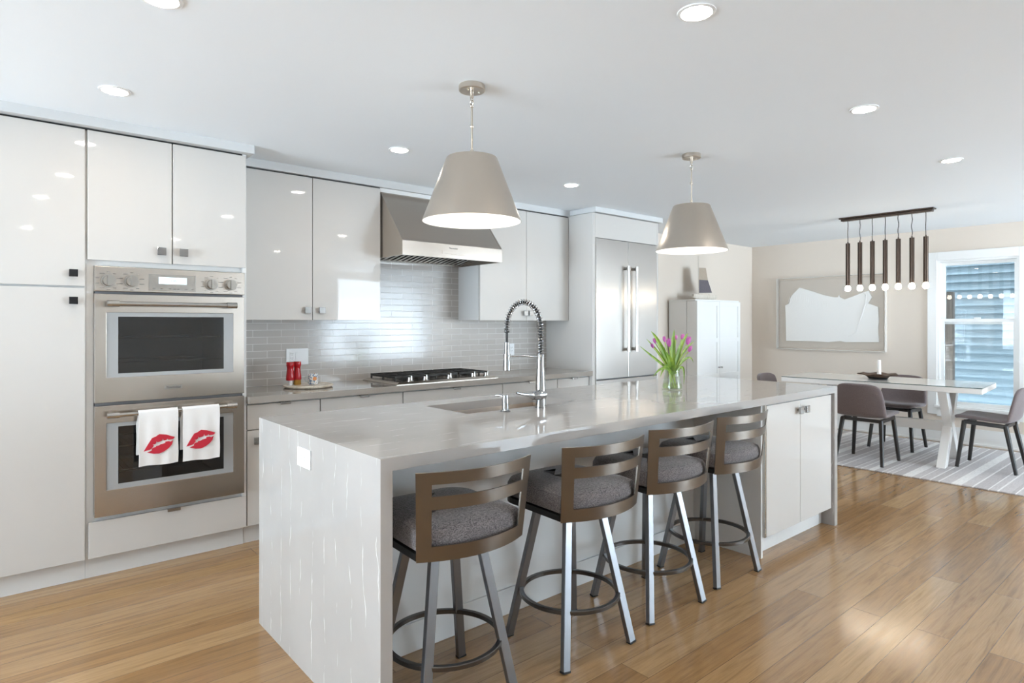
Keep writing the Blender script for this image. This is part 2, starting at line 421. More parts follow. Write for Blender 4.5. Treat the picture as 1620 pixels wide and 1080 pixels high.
# ------------------------------------------------------------------ setting
struct(MB().box(WALL_L-.2, WALL_R+.2, WALL_F-.2, WALL_B+.2, -.1, 0).out('floor', 'floor'))
struct(MB().box(WALL_L-.2, WALL_R+.2, WALL_F-.2, WALL_B+.2, CEIL, CEIL+.2).out('ceiling', 'ceiling'))
struct(MB().box(WALL_L-.2, WALL_R+.2, WALL_B, WALL_B+.2, 0, CEIL).out('wall_back', 'wall'))
WIN_R = [(1.47, 2.20, .40, 2.03), (-.62, .14, .40, 2.03)]           # y0,y1,z0,z1 in the dining wall
FILL_WIN_F = [(5.5, 8.05, .06, 2.28)]  # unseen window, added and sized to light the dining side
FILL_WIN_L = [(.8, 4.3, .06, 2.28)]  # unseen window, added and sized to balance daylight from the left
struct(MB().holed('x', WALL_R, WALL_R+.18, WALL_F, WALL_B, 0, CEIL, WIN_R).out('wall_right', 'wall'))
struct(MB().holed('y', WALL_F-.18, WALL_F, WALL_L-.2, WALL_R+.2, 0, CEIL, FILL_WIN_F).out('wall_front', 'white_wall'))
struct(MB().holed('x', WALL_L-.18, WALL_L, WALL_F, WALL_B, 0, CEIL, FILL_WIN_L).out('wall_left', 'white_wall'))
for i, (a, b, c, d) in enumerate(FILL_WIN_F):
    portal('daylight_portal', ((a+b)/2, WALL_F-.1, (c+d)/2), (PI/2, 0, 0), b-a, d-c)
for i, (a, b, c, d) in enumerate(FILL_WIN_L):
    portal('daylight_portal', (WALL_L-.1, (a+b)/2, (c+d)/2), (PI/2, 0, -PI/2), b-a, d-c)
for i, (a, b, c, d) in enumerate(WIN_R):
    portal('daylight_portal', (WALL_R+.1, (a+b)/2, (c+d)/2), (PI/2, 0, PI/2), b-a, d-c)

def window(n, axis, w, a, b, z0, z1, inward, kind='sash'):
    """double-hung or sliding window in a wall opening; w = inner wall face, inward = +-1 towards the room"""
    root = bpy.data.objects.new('window_%d' % n, None); COL.objects.link(root); root['kind'] = 'structure'
    def B(mb, u0, u1, d0, d1, v0, v1):
        lo, hi = sorted((w+inward*d0, w+inward*d1))
        return mb.box(lo, hi, u0, u1, v0, v1) if axis == 'x' else mb.box(u0, u1, lo, hi, v0, v1)
    c = MB(); cw = .092
    B(c, a-cw, a, 0, .022, z0-.10, z1+.095); B(c, b, b+cw, 0, .022, z0-.10, z1+.095); B(c, a, b, 0, .022, z1, z1+.095)
    B(c, a, b, 0, .022, z0-.12, z0-.02)
    c.out('window_casing', 'paint_trim', root, bevel=.003)
    s = MB(); B(s, a-.02, b+.02, -.10, .05, z0-.022, z0+.004); s.out('window_sill', 'paint_trim', root, bevel=.004)
    f = MB(); j = .022
    B(f, a, a+j, -.14, 0, z0, z1); B(f, b-j, b, -.14, 0, z0, z1); B(f, a+j, b-j, -.14, 0, z1-j, z1); B(f, a+j, b-j, -.14, 0, z0+.004, z0+.02)
    f.out('window_frame', 'paint_trim', root)
    zm = (z0+z1)/2+.13 if kind == 'sash' else None
    def sash(u0, u1, v0, v1, d, mid=False):
        q = MB(); r = .034
        B(q, u0, u0+r, d-.035, d, v0, v1); B(q, u1-r, u1, d-.035, d, v0, v1); B(q, u0+r, u1-r, d-.035, d, v0, v0+r); B(q, u0+r, u1-r, d-.035, d, v1-r, v1)
        so = q.out('window_sash', 'paint_trim', root)
        g = MB(); B(g, u0+r, u1-r, d-.019, d-.016, v0+r, v1-r); g.out('window_pane', 'pane', root)
    if kind == 'sash':
        sash(a+j, b-j, z0+.02, zm+.03, -.03); sash(a+j, b-j, zm-.03, z1-j, -.075)
        k = MB(); B(k, (a+b)/2-.03, (a+b)/2+.03, -.03, -.012, zm+.03, zm+.045); k.out('sash_lock', 'paint_trim', root, bevel=.003)
    else:
        m_ = (a+b)/2; sash(a+j, m_+.02, z0+.02, z1-j, -.03); sash(m_-.02, b-j, z0+.02, z1-j, -.075)
    return root
window(1, 'x', WALL_R, *WIN_R[0], -1); window(2, 'x', WALL_R, *WIN_R[1], -1)
for i, h in enumerate(FILL_WIN_F): window(3+i, 'y', WALL_F, *h, 1, 'slide')
for i, h in enumerate(FILL_WIN_L): window(4+i, 'x', WALL_L, *h, 1, 'slide')
bb = MB().box(WALL_R-.016, WALL_R, WALL_F, WALL_B, 0, .175).box(WALL_R-.028, WALL_R-.016, WALL_F, WALL_B, 0, .02)
struct(bb.out('baseboard_right', 'paint_trim'))
struct(MB().box(5.18, WALL_R-.016, WALL_B-.016, WALL_B, 0, .175).out('baseboard_back', 'paint_trim'))
# bulkheads that close the gap between cabinets and ceiling
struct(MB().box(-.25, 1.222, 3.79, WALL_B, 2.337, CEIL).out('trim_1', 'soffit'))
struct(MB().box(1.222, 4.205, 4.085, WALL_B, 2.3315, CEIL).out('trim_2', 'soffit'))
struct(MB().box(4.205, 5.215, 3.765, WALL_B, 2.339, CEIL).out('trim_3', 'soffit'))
struct(MB().box(1.2, 4.205, WALL_B-.012, WALL_B, .85, 2.2).out('wall_backsplash', 'tile'))
# the neighbour's clapboard wall outside the dining window
sd = MB()
for k in range(64):
    z = -.6 + k*.1025
    pts = [(9.690, z), (9.745, z), (9.745, z+.106), (9.739, z+.106)]
    vs = [sd.bm.verts.new((x, y, zz)) for y in (-4.0, 5.0) for x, zz in pts]
    for f in ((0,1,2,3),(7,6,5,4),(0,3,7,4),(0,4,5,1),(1,5,6,2),(2,6,7,3)): sd.bm.faces.new([vs[i] for i in f])
so = sd.out('exterior_siding', 'siding'); struct(so)
struct(MB().box(WALL_R+.0, WALL_R+.18, -5, 6, CEIL+.2, 5.2).box(WALL_R+.18, WALL_R+.75, -5, 6, 5.1, 5.2).out('exterior_light_blocker', 'paint_trim'))  # unseen upper wall and eave, added to cut light on the siding
struct(MB().box(WALL_R+.2, 12, -4, 6, -.75, -.6).out('exterior_ground', mat('dark_gravel', (.05,.05,.048), .9)))
tag(MB().box(9.24, 9.34, 2.315, 2.435, -.6, 1.72).out('fence_post', 'post', bevel=.006), 'dark brown wooden post outside the dining window before blue siding', 'post')

# ------------------------------------------------------------------ tall cabinets
def knob_sq(parent, x, z, y, o, m='chrome', s=.021):
    b = MB().box(x-.007, x+.007, y-.016, y, z-.007, z+.007)
    b.box(x-s, x+s, y-.030, y-.016, z-s, z+s)
    k = b.out('knob', m, parent, o, bevel=.0015); return k
def edge_pull(parent, x, z, y, o):
    b = MB().box(x-.032, x+.032, y-.018, y, z-.003, z+.001).box(x-.032, x+.032, y-.021, y-.017, z-.014, z+.001)
    return b.out('handle', 'steel_plain', parent, o, bevel=.001)
def door_panel(name, parent, x0, x1, z0, z1, y0, o, m='gloss', th=.02):
    return MB().box(x0, x1, y0, y0+th, z0, z1).out(name, m, parent, o, bevel=.0016)

TY = 3.835
p = thing('pantry_cabinet', 'tall white gloss pantry cabinet left of the ovens with two black-looking knobs', 'cabinet', (.08, 4.12, 0))
o = off(p)
MB().box(-.25, .399, TY+.022, WALL_B-.002, .118, 2.335).out('body', 'carcass', p, o)
MB().box(-.25, .399, TY+.012, TY+.022, 2.327, 2.3365).out('painted_gap_shadow', 'black_gap', p, o)  # black strip painting in the shade between door top and soffit
MB().box(-.25, .399, TY+.065, TY+.085, 0, .118).out('toe_kick', 'carcass', p, o)
d = door_panel('door', p, -.248, .393, 1.522, 2.326, TY, o); knob_sq(d, .343, 1.586, TY, o, 'black_glossy', .0185)
d = door_panel('door', p, -.248, .393, .117, 1.512, TY, o); knob_sq(d, .343, 1.447, TY, o, 'black_glossy', .0185)

p = thing('oven_cabinet', 'tall white gloss cabinet housing the built-in double oven', 'cabinet', (.8, 4.12, 0)); o = off(p)
b = MB().box(.400, .432, TY+.022, WALL_B-.002, .118, 2.335).box(1.168, 1.190, TY+.004, WALL_B-.002, .118, 2.335)
b.box(.432, 1.168, TY+.022, WALL_B-.002, 1.632, 2.335).box(.432, 1.168, TY+.022, WALL_B-.002, .118, .322).box(.432, 1.168, WALL_B-.03, WALL_B-.002, .322, 1.632)
b.out('body', 'carcass', p, o)
MB().box(.400, 1.186, TY+.012, TY+.022, 2.327, 2.3365).out('painted_gap_shadow', 'black_gap', p, o)  # shade of the soffit gap, painted as a black strip
MB().box(.400, 1.19, TY+.065, TY+.085, 0, .118).out('toe_kick', 'carcass', p, o)
d = door_panel('door', p, .404, .792, 1.660, 2.326, TY, o); knob_sq(d, .738, 1.724, TY, o)
d = door_panel('door', p, .798, 1.186, 1.660, 2.326, TY, o); knob_sq(d, .847, 1.724, TY, o)
d = door_panel('drawer', p, .408, 1.190, .117, .303, TY, o); edge_pull(d, .80, .307, TY+.002, o)

# double oven
ov = thing('double_oven', 'stainless steel built-in double wall oven with four knobs and blue display', 'oven', (.8, 4.05, .324)); o = off(ov)
OX0, OX1 = .431, 1.169
b = MB()
for za, zb in ((.345, .895), (.93, 1.48)):
    b.box(OX0+.006, .53, 3.842, 4.36, za, zb).box(1.06, OX1-.006, 3.842, 4.36, za, zb)
    b.box(.53, 1.06, 4.30, 4.36, za, zb)
    b.box(.53, 1.06, 3.842, 4.30, za, za+.10).box(.53, 1.06, 3.842, 4.30, zb-.09, zb)
b.box(OX0+.006, OX1-.006, 3.842, 4.36, 1.48, 1.62).box(OX0+.006, OX1-.006, 3.842, 4.36, .895, .93).box(OX0+.006, OX1-.006, 3.842, 4.36, .326, .345)
b.out('oven_housing', 'enamel', ov, o)
cp = MB().box(OX0, OX1, 3.80, 3.842, 1.497, 1.627).out('control_panel', 'steel', ov, o, bevel=.003)
MB().box(.673, .905, 3.7975, 3.7995, 1.509, 1.596).out('display_frame', 'steel_plain', cp, o, bevel=.0008)
MB().box(.720, .858, 3.796, 3.797, 1.545, 1.582).out('display', 'display', cp, o)
text('1:45', 'clock_digits', .016, (.793, 3.7957, 1.563), FACE_Y, 'print_ink', cp, o)
ink = MB()
for xx in (.698, .735, .776, .800, .815, .855, .888): ink.box(xx-.006, xx+.006, 3.7967, 3.7973, 1.5185, 1.5205)
for xx, zz in ((.49,1.552),(.594,1.553),(.988,1.552),(1.091,1.553)):
    for k in range(10):
        a = 2*PI*(k+.5)/10; r1 = .042 + .008*abs(math.cos(a)); w_ = .0075 if k % 3 else .011
        ink.box(xx+r1*math.cos(a)-w_, xx+r1*math.cos(a)+w_, 3.7993, 3.7999, zz+.046*math.sin(a)-.001, zz+.046*math.sin(a)+.001)
ink.out('dial_lettering', 'print_ink', cp, o)['kind'] = 'stuff'
for xx, zz in ((.49,1.552),(.594,1.553),(.988,1.552),(1.091,1.553)):
    k = MB().cyl((xx, 3.80, zz), (xx, 3.794, zz), .034, seg=36).cyl((xx, 3.794, zz), (xx, 3.770, zz), .028, .026, seg=36)
    k.box(xx-.008, xx+.008, 3.758, 3.772, zz-.026, zz+.026)
    k.out('knob', 'steel_plain', cp, o, smooth=True)
for zb, zt, gz0, gz1, pz0, pz1, hz in ((.919, 1.484, 1.048, 1.388, 1.068, 1.366, 1.433), (.330, .903, .464, .811, .490, .790, .857)):
    dr = MB().holed('y', 3.808, 3.838, OX0, OX1, zb, zt, [(.483, 1.108, gz0, gz1)]).out('oven_door', 'steel', ov, o, bevel=.002)
    MB().holed('y', 3.811, 3.836, .483, 1.108, gz0, gz1, [(.535, 1.056, pz0, pz1)]).out('glass_border', 'oven_glass_border', dr, o)
    MB().box(.535, 1.056, 3.812, 3.816, pz0, pz1).out('oven_window', 'oven_pane', dr, o)
    h = MB().cyl((.53, 3.757, hz), (1.06, 3.757, hz), .0115, seg=20)
    for xa, xb in ((.478, .532), (1.058, 1.112)):
        h.cyl((xa, 3.757, hz), (xb, 3.757, hz), .0165, seg=24); h.cyl(((xa+xb)/2, 3.757, hz), ((xa+xb)/2, 3.809, hz), .013, seg=20)
    h.out('handle', 'steel_plain', dr, o, smooth=True)
    for rz in (pz0+.055, pz0+.185):
        r = MB()
        r.cyl((.532, 3.87, rz), (1.058, 3.87, rz), .0035, seg=8).cyl((.532, 4.28, rz), (1.058, 4.28, rz), .0035, seg=8)
        for k in range(19): r.cyl((.545+k*.0278, 3.87, rz), (.545+k*.0278, 4.28, rz), .0018, seg=6)
        r.out('oven_rack', 'chrome', ov, o, smooth=True)
    if zb > .9:
        bd = MB().box(.752, .838, 3.804, 3.809, .968, .992).out('badge', 'steel_plain', dr, o, bevel=.001)
        text('Thermador', 'badge_lettering', .0155, (.795, 3.8036, .980), FACE_Y, 'print_ink', bd, o)

# towels on the lower oven handle
LU = [(0.638,0.657),(0.658,0.692),(0.677,0.723),(0.695,0.729),(0.703,0.735),(0.712,0.74),(0.743,0.734),(0.786,0.716),(0.776,0.706),(0.754,0.705),(0.749,0.712),(0.745,0.705),(0.732,0.704),(0.728,0.715),(0.723,0.703),(0.713,0.7),(0.703,0.699),(0.696,0.703),(0.697,0.696),(0.692,0.69),(0.679,0.688),(0.686,0.682),(0.681,0.676),(0.674,0.667),(0.666,0.662)]
LL = [(0.654,0.649),(0.667,0.654),(0.676,0.658),(0.676,0.667),(0.685,0.672),(0.694,0.673),(0.697,0.679),(0.71,0.68),(0.717,0.685),(0.73,0.687),(0.74,0.69),(0.738,0.696),(0.757,0.697),(0.765,0.693),(0.777,0.7),(0.771,0.678),(0.757,0.661),(0.74,0.649),(0.723,0.641),(0.71,0.637),(0.684,0.639)]
def towel(x0, x1, zb, dx, label):
    t = thing('kitchen_towel', label, 'towel', ((x0+x1)/2, 3.757, .857), group='lip print towels on the oven handle'); o = off(t)
    hz, hy, r = .857, 3.757, .0150
    path = [(hy-r-.001-.004*math.sin(k/9*PI), zb+(hz-zb)*k/10) for k in range(10)]
    path += [(hy-r*math.cos(a), hz+r*math.sin(a)) for a in [PI*i/8 for i in range(9)]]
    path += [(hy+r+.002, hz-(hz-.635)*k/8) for k in range(1, 9)]
    rows = []
    for i, (y, z) in enumerate(path):
        rows.append([(x0+(x1-x0)*j/14 - (.006 if i > 19 else 0) + .0012*math.sin(i*.9), y + (.0016*math.sin(j*1.1+x0*9) if i < 9 else 0), z + (.0025*math.sin(j*.5) if i == 0 else 0)) for j in range(15)])
    MB().grid(rows).out('towel_cloth', 'towel', t, o, smooth=True, solid=.003)
    pr = MB()
    for poly in (LU, LL):
        pr.prism([(x+dx, z) for x, z in poly], 'y', hy-r-.0100, hy-r-.0082)
    pr.out('lip_print', 'red_print', t, o)
towel(.617, .803, .577, 0, 'left white kitchen towel with red lip print on the lower oven handle')
towel(.826, 1.014, .574, .204, 'right white kitchen towel with red lip print on the lower oven handle')

# ------------------------------------------------------------------ upper cabinets
UY = 4.10
def upper(label, x0, xm, x1, ks):
    p = thing('wall_cabinet', label, 'cabinet', ((x0+x1)/2, 4.26, 1.352), group='white gloss wall cabinets'); o = off(p)
    MB().box(x0, x1, UY+.022, WALL_B-.0125, 1.356, 2.328).out('body', 'carcass', p, o)
    MB().box(x0, x1, UY+.010, UY+.022, 2.3225, 2.3305).out('painted_gap_shadow', 'black_gap', p, o)  # black strip in place of the shade above the doors
    d = door_panel('door', p, x0+.002, xm-.002, 1.352, 2.322, UY, o); knob_sq(d, ks[0], 1.418, UY, o)
    d = door_panel('door', p, xm+.002, x1-.002, 1.352, 2.322, UY, o); knob_sq(d, ks[1], 1.418, UY, o)
upper('white gloss two-door wall cabinet between oven tower and range hood', 1.195, 1.707, 2.224, (1.665, 1.766))
upper('white gloss two-door wall cabinet between range hood and refrigerator', 3.146, 3.668, 4.202, (3.640, 3.700))

# ------------------------------------------------------------------ range hood
hd = thing('range_hood', 'stainless steel wedge range hood over the gas cooktop', 'range hood', (2.67, 4.26, 1.81)); o = off(hd)
HX0, HX1 = 2.232, 3.138
prof = [(3.80, 1.812), (3.80, 1.915), (4.115, 2.30), (WALL_B-.0125, 2.30), (WALL_B-.0125, 1.812)]
b = MB()
for x in (HX0, HX1-.012): b.prism(prof, 'x', x, x+.012)
b.box(HX0+.012, HX1-.012, 3.80, 3.812, 1.812, 1.915)
b.bar(((HX0+HX1)/2, 3.8055, 1.912), ((HX0+HX1)/2, 4.115, 2.290), HX1-HX0-.024, .010, up=(0,-1,0))
b.box(HX0+.012, HX1-.012, 4.11, WALL_B-.0125, 2.28, 2.30)
b.box(HX0+.012, HX1-.012, 4.33, WALL_B-.0125, 1.812, 1.86)
b.out('hood_shell', 'steel', hd, o)
f = MB()
for k in range(19):
    x = HX0+.03+k*.0463
    f.prism([(3.83, 1.905), (4.32, 1.822), (4.32, 1.832), (3.83, 1.915)], 'x', x, x+.024)
f.out('baffle_filter', 'steel_plain', hd, o)
MB().prism([(3.816, 1.925), (4.328, 1.838), (4.328, 1.846), (3.816, 1.933)], 'x', HX0+.014, HX1-.014).out('filter_liner', 'black_gap', hd, o)
cpn = MB().box(2.565, 2.77, 3.797, 3.80, 1.842, 1.866).out('control_strip', 'steel', hd, o, bevel=.001)
text('Thermador', 'hood_lettering', .017, (2.668, 3.7996, 1.887), FACE_Y, 'print_ink', hd, o)
MB().box(2.224, 3.146, 4.118, WALL_B-.0125, 2.302, 2.331).out('trim_4', 'paint_trim')['kind'] = 'structure'

# ------------------------------------------------------------------ base cabinets, counter, cooktop
BY = 3.84
units = [(1.192, 1.651, 'white gloss base cabinet beside the oven tower', 1), (1.651, 2.260, 'white gloss base drawers under the counter between tray and cooktop', 0),
         (2.260, 3.178, 'wide white gloss base drawers under the gas cooktop', 0), (3.178, 3.796, 'white gloss base drawers just right of the cooktop', 0),
         (3.796, 4.204, 'narrow white gloss base drawers next to the refrigerator panel', 0)]
for x0, x1, lab, door in units:
    p = thing('base_cabinet', lab, 'cabinet', ((x0+x1)/2, 4.12, 0), group='white base cabinets along the back wall'); o = off(p)
    MB().box(x0, x1-.001, BY+.022, WALL_B-.0125, .118, .846).out('body', 'carcass', p, o)
    MB().box(x0, x1-.001, BY+.065, BY+.085, 0, .118).out('toe_kick', 'carcass', p, o)
    d = door_panel('drawer', p, x0+.004, x1-.004, .692, .840, BY, o); edge_pull(d, (x0+x1)/2, .844, BY+.002, o)
    if door:
        d = door_panel('door', p, x0+.004, x1-.004, .117, .686, BY, o); knob_sq(d, 1.250, .625, BY, o)
    else:
        for za, zb in ((.405, .686), (.117, .399)):
            d = door_panel('drawer', p, x0+.004, x1-.004, za, zb, BY, o); edge_pull(d, (x0+x1)/2, zb+.003, BY+.002, o)
tag(MB().box(1.1915, 4.2045, 3.797, WALL_B-.0125, .852, .893).out('countertop', 'counter', bevel=.002), 'grey-brown stone counter slab along the back wall under the tiles', 'countertop')

ck = thing('gas_cooktop', 'five burner stainless gas cooktop with black grates under the hood', 'cooktop', (2.67, 4.1, .893)); o = off(ck)
b = MB(); CX0, CX1, CY0, CY1 = 2.205, 3.125, 3.832, 4.345
lo = [(CX0,CY0),(CX1,CY0),(CX1,CY1),(CX0,CY1)]; hi = [(CX0+.03,CY0+.02),(CX1-.03,CY0+.02),(CX1-.03,CY1-.02),(CX0+.03,CY1-.02)]
A = [b.bm.verts.new((x,y,.8935)) for x,y in lo]; A2 = [b.bm.verts.new((x,y,.897)) for x,y in lo]; B_ = [b.bm.verts.new((x,y,.911)) for x,y in hi]
b.bm.faces.new(A[::-1]); b.bm.faces.new(B_)
for i in range(4):
    b.bm.faces.new((A[i],A[(i+1)%4],A2[(i+1)%4],A2[i])); b.bm.faces.new((A2[i],A2[(i+1)%4],B_[(i+1)%4],B_[i]))
b.out('cooktop_body', 'steel', ck, o)
for i, gx in enumerate((2.255, 2.540, 2.825)):
    g = MB(); gw = .268; y0, y1 = 3.945, 4.315
    for x in (gx, gx+gw-.012): g.box(x, x+.012, y0, y1, .928, .946)
    for y in (y0, y1-.012, (y0+y1)/2-.006): g.box(gx+.012, gx+gw-.012, y, y+.012, .928, .946)
    for x in (gx+.066, gx+gw/2-.006, gx+.190): g.box(x, x+.012, y0+.012, y1-.012, .930, .946)
    for x in (gx, gx+gw-.012):
        for y in (y0, y1-.012, (y0+y1)/2-.006): g.box(x, x+.012, y, y+.012, .911, .928)
    for x in (gx+.066, gx+.190): g.box(x, x+.012, y0, y0+.012, .911, .928)
    g.out('grate', 'iron', ck, o, bevel=.002, seg=1)
for bx, by, br in ((2.389,4.03,.038),(2.389,4.22,.032),(2.674,4.13,.052),(2.959,4.03,.032),(2.959,4.22,.038)):
    MB().lathe([(0,.911),(br+.012,.911),(br+.012,.916),(br,.918),(br,.926),(br-.006,.929),(0,.929)], (bx,by,0), 28).out('burner', 'iron', ck, o, smooth=True)
for kx in (2.345, 2.475, 2.69, 2.915, 3.045):
    k = MB().lathe([(0,.911),(.027,.911),(.027,.915),(.021,.917),(.019,.938),(.017,.940),(0,.940)], (kx,3.885,0), 28).box(kx-.0055, kx+.0055, 3.866, 3.904, .938, .951)
    k.out('knob', 'steel_plain', ck, o, smooth=True)

# tray with mills and mug
ty = tag(MB().lathe([(0,0),(.150,0),(.162,.007),(.165,.016),(.160,.020),(.150,.0175),(0,.0175)], (0,0,0), 56).out('serving_tray', 'tray', smooth=True), 'round cream stone tray on the back counter under the outlet', 'tray')
ty.location = (1.690, 4.130, .8932)
def mill(x, y, label, band):
    t = thing('spice_mill', label, 'mill', (x, y, .911), group='red mills on the tray')
    if band == 'oil': MB().lathe([(0,0),(.024,0),(.025,.004),(.0245,.034),(0,.034)], (0,0,0), 28).out('peppercorn_chamber', 'oil', t, smooth=True)
    else: MB().lathe([(0,0),(.011,0),(.0115,.004),(.011,.034),(0,.034)], (0,0,0), 28).out('grinder_stem', 'plastic', t, smooth=True)
    MB().lathe([(0,.034),(.026,.034),(.0275,.040),(.0265,.060),(.023,.092),(.0205,.110),(.0215,.122),(.0235,.128),(0,.128)], (0,0,0), 32).out('mill_body', 'red_gloss', t, smooth=True)
    MB().lathe([(0,.1285),(.0235,.1285),(.0250,.133),(.0250,.154),(.0225,.158),(0,.158)], (0,0,0), 32).out('cap', 'red_gloss', t, smooth=True)
mill(1.572, 4.150, 'red mill with white grinder stem, the left one on the tray', 'plain')
mill(1.628, 4.170, 'red mill with amber peppercorns at its base, right of its twin', 'oil')
mg = thing('sugar_pot', 'small patterned white pot with orange motif on the round tray', 'pot', (1.722, 4.125, .911))
MB().lathe([(0,0),(.030,0),(.034,.006),(.034,.060),(.031,.070),(.026,.073),(.025,.070),(.029,.064),(.030,.010),(0,.008)], (0,0,0), 32, 1.0, .8).out('pot_body', 'ceramic', mg, smooth=True)
MB().cyl((0,-.0285,.040),(0,-.026,.040), .013, .014, 20).out('motif', 'orange', mg, smooth=True)
MB().tube([(-.032*1, 0, .055), (-.052,0,.056), (-.060,0,.040), (-.052,0,.020), (-.033,0,.016)], .0045, 10).out('handle', 'vase_glass', mg, smooth=True)

def outlet_back(x0, x1, z0, z1, label, two):
    t = thing('wall_outlet', label, 'outlet', ((x0+x1)/2, WALL_B-.0125, (z0+z1)/2), group='white outlet plates on the backsplash'); o = off(t); y = WALL_B-.0125
    MB().box(x0, x1, y-.006, y, z0, z1).out('cover_plate', 'plastic', t, o, bevel=.002)
    zc = (z0+z1)/2; xc = x0+.042 if two else (x0+x1)/2
    r = MB().box(xc-.0165, xc+.0165, y-.008, y-.006, zc-.033, zc+.033).out('receptacle', 'plastic', t, o, bevel=.001)
    s = MB()
    for zz in (zc+.019, zc-.013):
        s.box(xc-.008, xc-.006, y-.0086, y-.0079, zz, zz+.008).box(xc+.005, xc+.007, y-.0086, y-.0079, zz, zz+.008).cyl((xc, y-.0086, zz-.006), (xc, y-.0079, zz-.006), .002, seg=8)
    s.out('slots', 'black_gap', r, o)
    if two: MB().box(x0+.068, x1-.016, y-.0085, y-.006, zc-.033, zc+.033).out('rocker_switch', 'plastic', t, o, bevel=.001)
outlet_back(1.638, 1.802, 1.030, 1.148, 'wide white outlet and switch plate on tiles behind the red mills', True)
outlet_back(3.716, 3.784, 1.022, 1.138, 'white single outlet plate on tiles right of the cooktop', False)

# ------------------------------------------------------------------ refrigerator and its surround
fs = thing('refrigerator_surround', 'white gloss panel surround framing the built-in refrigerator', 'cabinet', (4.7, 4.1, 0)); o = off(fs)
MB().box(4.2055, 4.240, 3.80, WALL_B-.002, 0, 2.336).out('side_panel', 'gloss', fs, o, bevel=.001)
MB().box(5.163, 5.185, 3.80, WALL_B-.002, 0, 2.336).out('side_panel', 'gloss', fs, o, bevel=.001)
MB().box(4.241, 5.162, 3.825, WALL_B-.002, 2.115, 2.336).out('body', 'carcass', fs, o)
MB().box(4.241, 5.162, 3.80, 3.82, 2.112, 2.334).out('door', 'gloss', fs, o, bevel=.001)
fr = thing('refrigerator', 'stainless steel french door refrigerator with two long bar handles', 'refrigerator', (4.7, 4.1, 0)); o = off(fr)
MB().box(4.2415, 5.162, 3.835, WALL_B-.01, .02, 2.110).out('body', 'enamel', fr, o)
MB().box(4.2415, 4.252, 3.797, 3.835, .02, 2.110).out('edge_trim', 'steel_plain', fr, o)
xm = 4.715
for x0, x1, hx in ((4.256, xm-.002, xm-.060), (xm+.002, 5.161, xm+.062)):
    d = MB().box(x0, x1, 3.80, 3.834, .812, 2.108).out('door', 'steel_fridge', fr, o, bevel=.002)
    h = MB().cyl((hx, 3.748, 1.09), (hx, 3.748, 1.84), .0125, seg=20)
    for za, zb in ((1.055, 1.105), (1.825, 1.870)):
        h.cyl((hx, 3.748, za), (hx, 3.748, zb), .017, seg=22); h.cyl((hx, 3.748, (za+zb)/2), (hx, 3.801, (za+zb)/2), .014, seg=18)
    h.out('handle', 'steel_plain', d, o, smooth=True)
d = MB().box(4.256, 5.161, 3.80, 3.834, .03, .800).out('freezer_drawer', 'steel_fridge', fr, o, bevel=.002)
h = MB().cyl((4.31, 3.748, .735), (5.10, 3.748, .735), .0125, seg=20)
for xx in (4.31, 5.10): h.cyl((xx-.03, 3.748, .735), (xx+.03, 3.748, .735), .017, seg=20).cyl((xx, 3.748, .735), (xx, 3.801, .735), .014, seg=18)
h.out('handle', 'steel_plain', d, o, smooth=True)

# ------------------------------------------------------------------ island
IX0, IX1, IY0, IY1, IT = .930, 4.290, 1.715, 2.822, .914
ic = thing('island_countertop', 'pale grey veined quartz waterfall top of the kitchen island', 'countertop', ((IX0+IX1)/2, (IY0+IY1)/2, 0)); o = off(ic)
SX0, SX1, SY0, SY1 = 1.695, 2.425, 2.305, 2.660
MB().holed('z', IT-.042, IT, IX0, IX1, IY0, IY1, [(SX0, SX1, SY0, SY1)]).out('worktop', 'quartz', ic, o)
MB().box(IX0, IX0+.042, IY0, IY1, 0, IT-.042).out('waterfall_panel', 'quartz', ic, o)
MB().box(IX1-.042, IX1, IY0, IY1, 0, IT-.042).out('waterfall_panel', 'quartz', ic, o)
ob = thing('island_outlet', 'white outlet plate on the grey end panel of the island', 'outlet', (IX0, 2.308, .82)); o = off(ob)
MB().box(IX0-.005, IX0-.0002, 2.247, 2.370, .783, .856).out('cover_plate', 'plastic', ob, o, bevel=.002)
r = MB().box(IX0-.007, IX0-.005, 2.275, 2.342, .803, .836).out('receptacle', 'plastic', ob, o, bevel=.001)
s = MB()
for yy in (2.290, 2.322): s.box(IX0-.0074, IX0-.0069, yy, yy+.007, .8125, .8145).box(IX0-.0074, IX0-.0069, yy, yy+.007, .8245, .8265).cyl((IX0-.0074, yy-.005, .8195), (IX0-.0069, yy-.005, .8195), .0018, seg=8)
s.out('slots', 'black_gap', r, o)
ib = thing('island_sink_cabinet', 'white island base under the sink behind the bar stools', 'cabinet', (2.1, 2.45, 0)); o = off(ib)
b = MB().box(IX0+.0425, 3.335, 2.18, 2.20, 0, IT-.043)
b.box(IX0+.0425, IX0+.06, 2.20, 2.78, .10, IT-.043).box(3.32, 3.335, 2.20, 2.78, .10, IT-.043).box(IX0+.06, 3.32, 2.20, 2.78, .10, .12).box(IX0+.06, 3.32, 2.74, 2.78, .12, IT-.043)
b.out('body', mat('satin_white_panel', (.72,.715,.70), .22), ib, o)
MB().box(IX0+.0425, 3.335, 2.168, 2.1795, 0, .118).out('baseboard', 'carcass', ib, o, bevel=.002)
MB().box(IX0+.0425, 3.335, 2.70, 2.72, 0, .10).out('toe_kick', 'carcass', ib, o)
for k in range(4):
    x0 = IX0+.046+k*.5905
    d = MB().box(x0, x0+.5865, 2.781, 2.80, .105, IT-.05).out('door', 'gloss', ib, o)
ie = thing('island_end_cabinet', 'white gloss two-door island cabinet right of the bar stools', 'cabinet', (3.8, 2.2, 0)); o = off(ie)
MB().box(3.337, 3.357, 1.745, 2.74, 0.0, IT-.043).out('end_panel', mat('satin_white_end', (.76,.76,.755), .15), ie, o, bevel=.001)
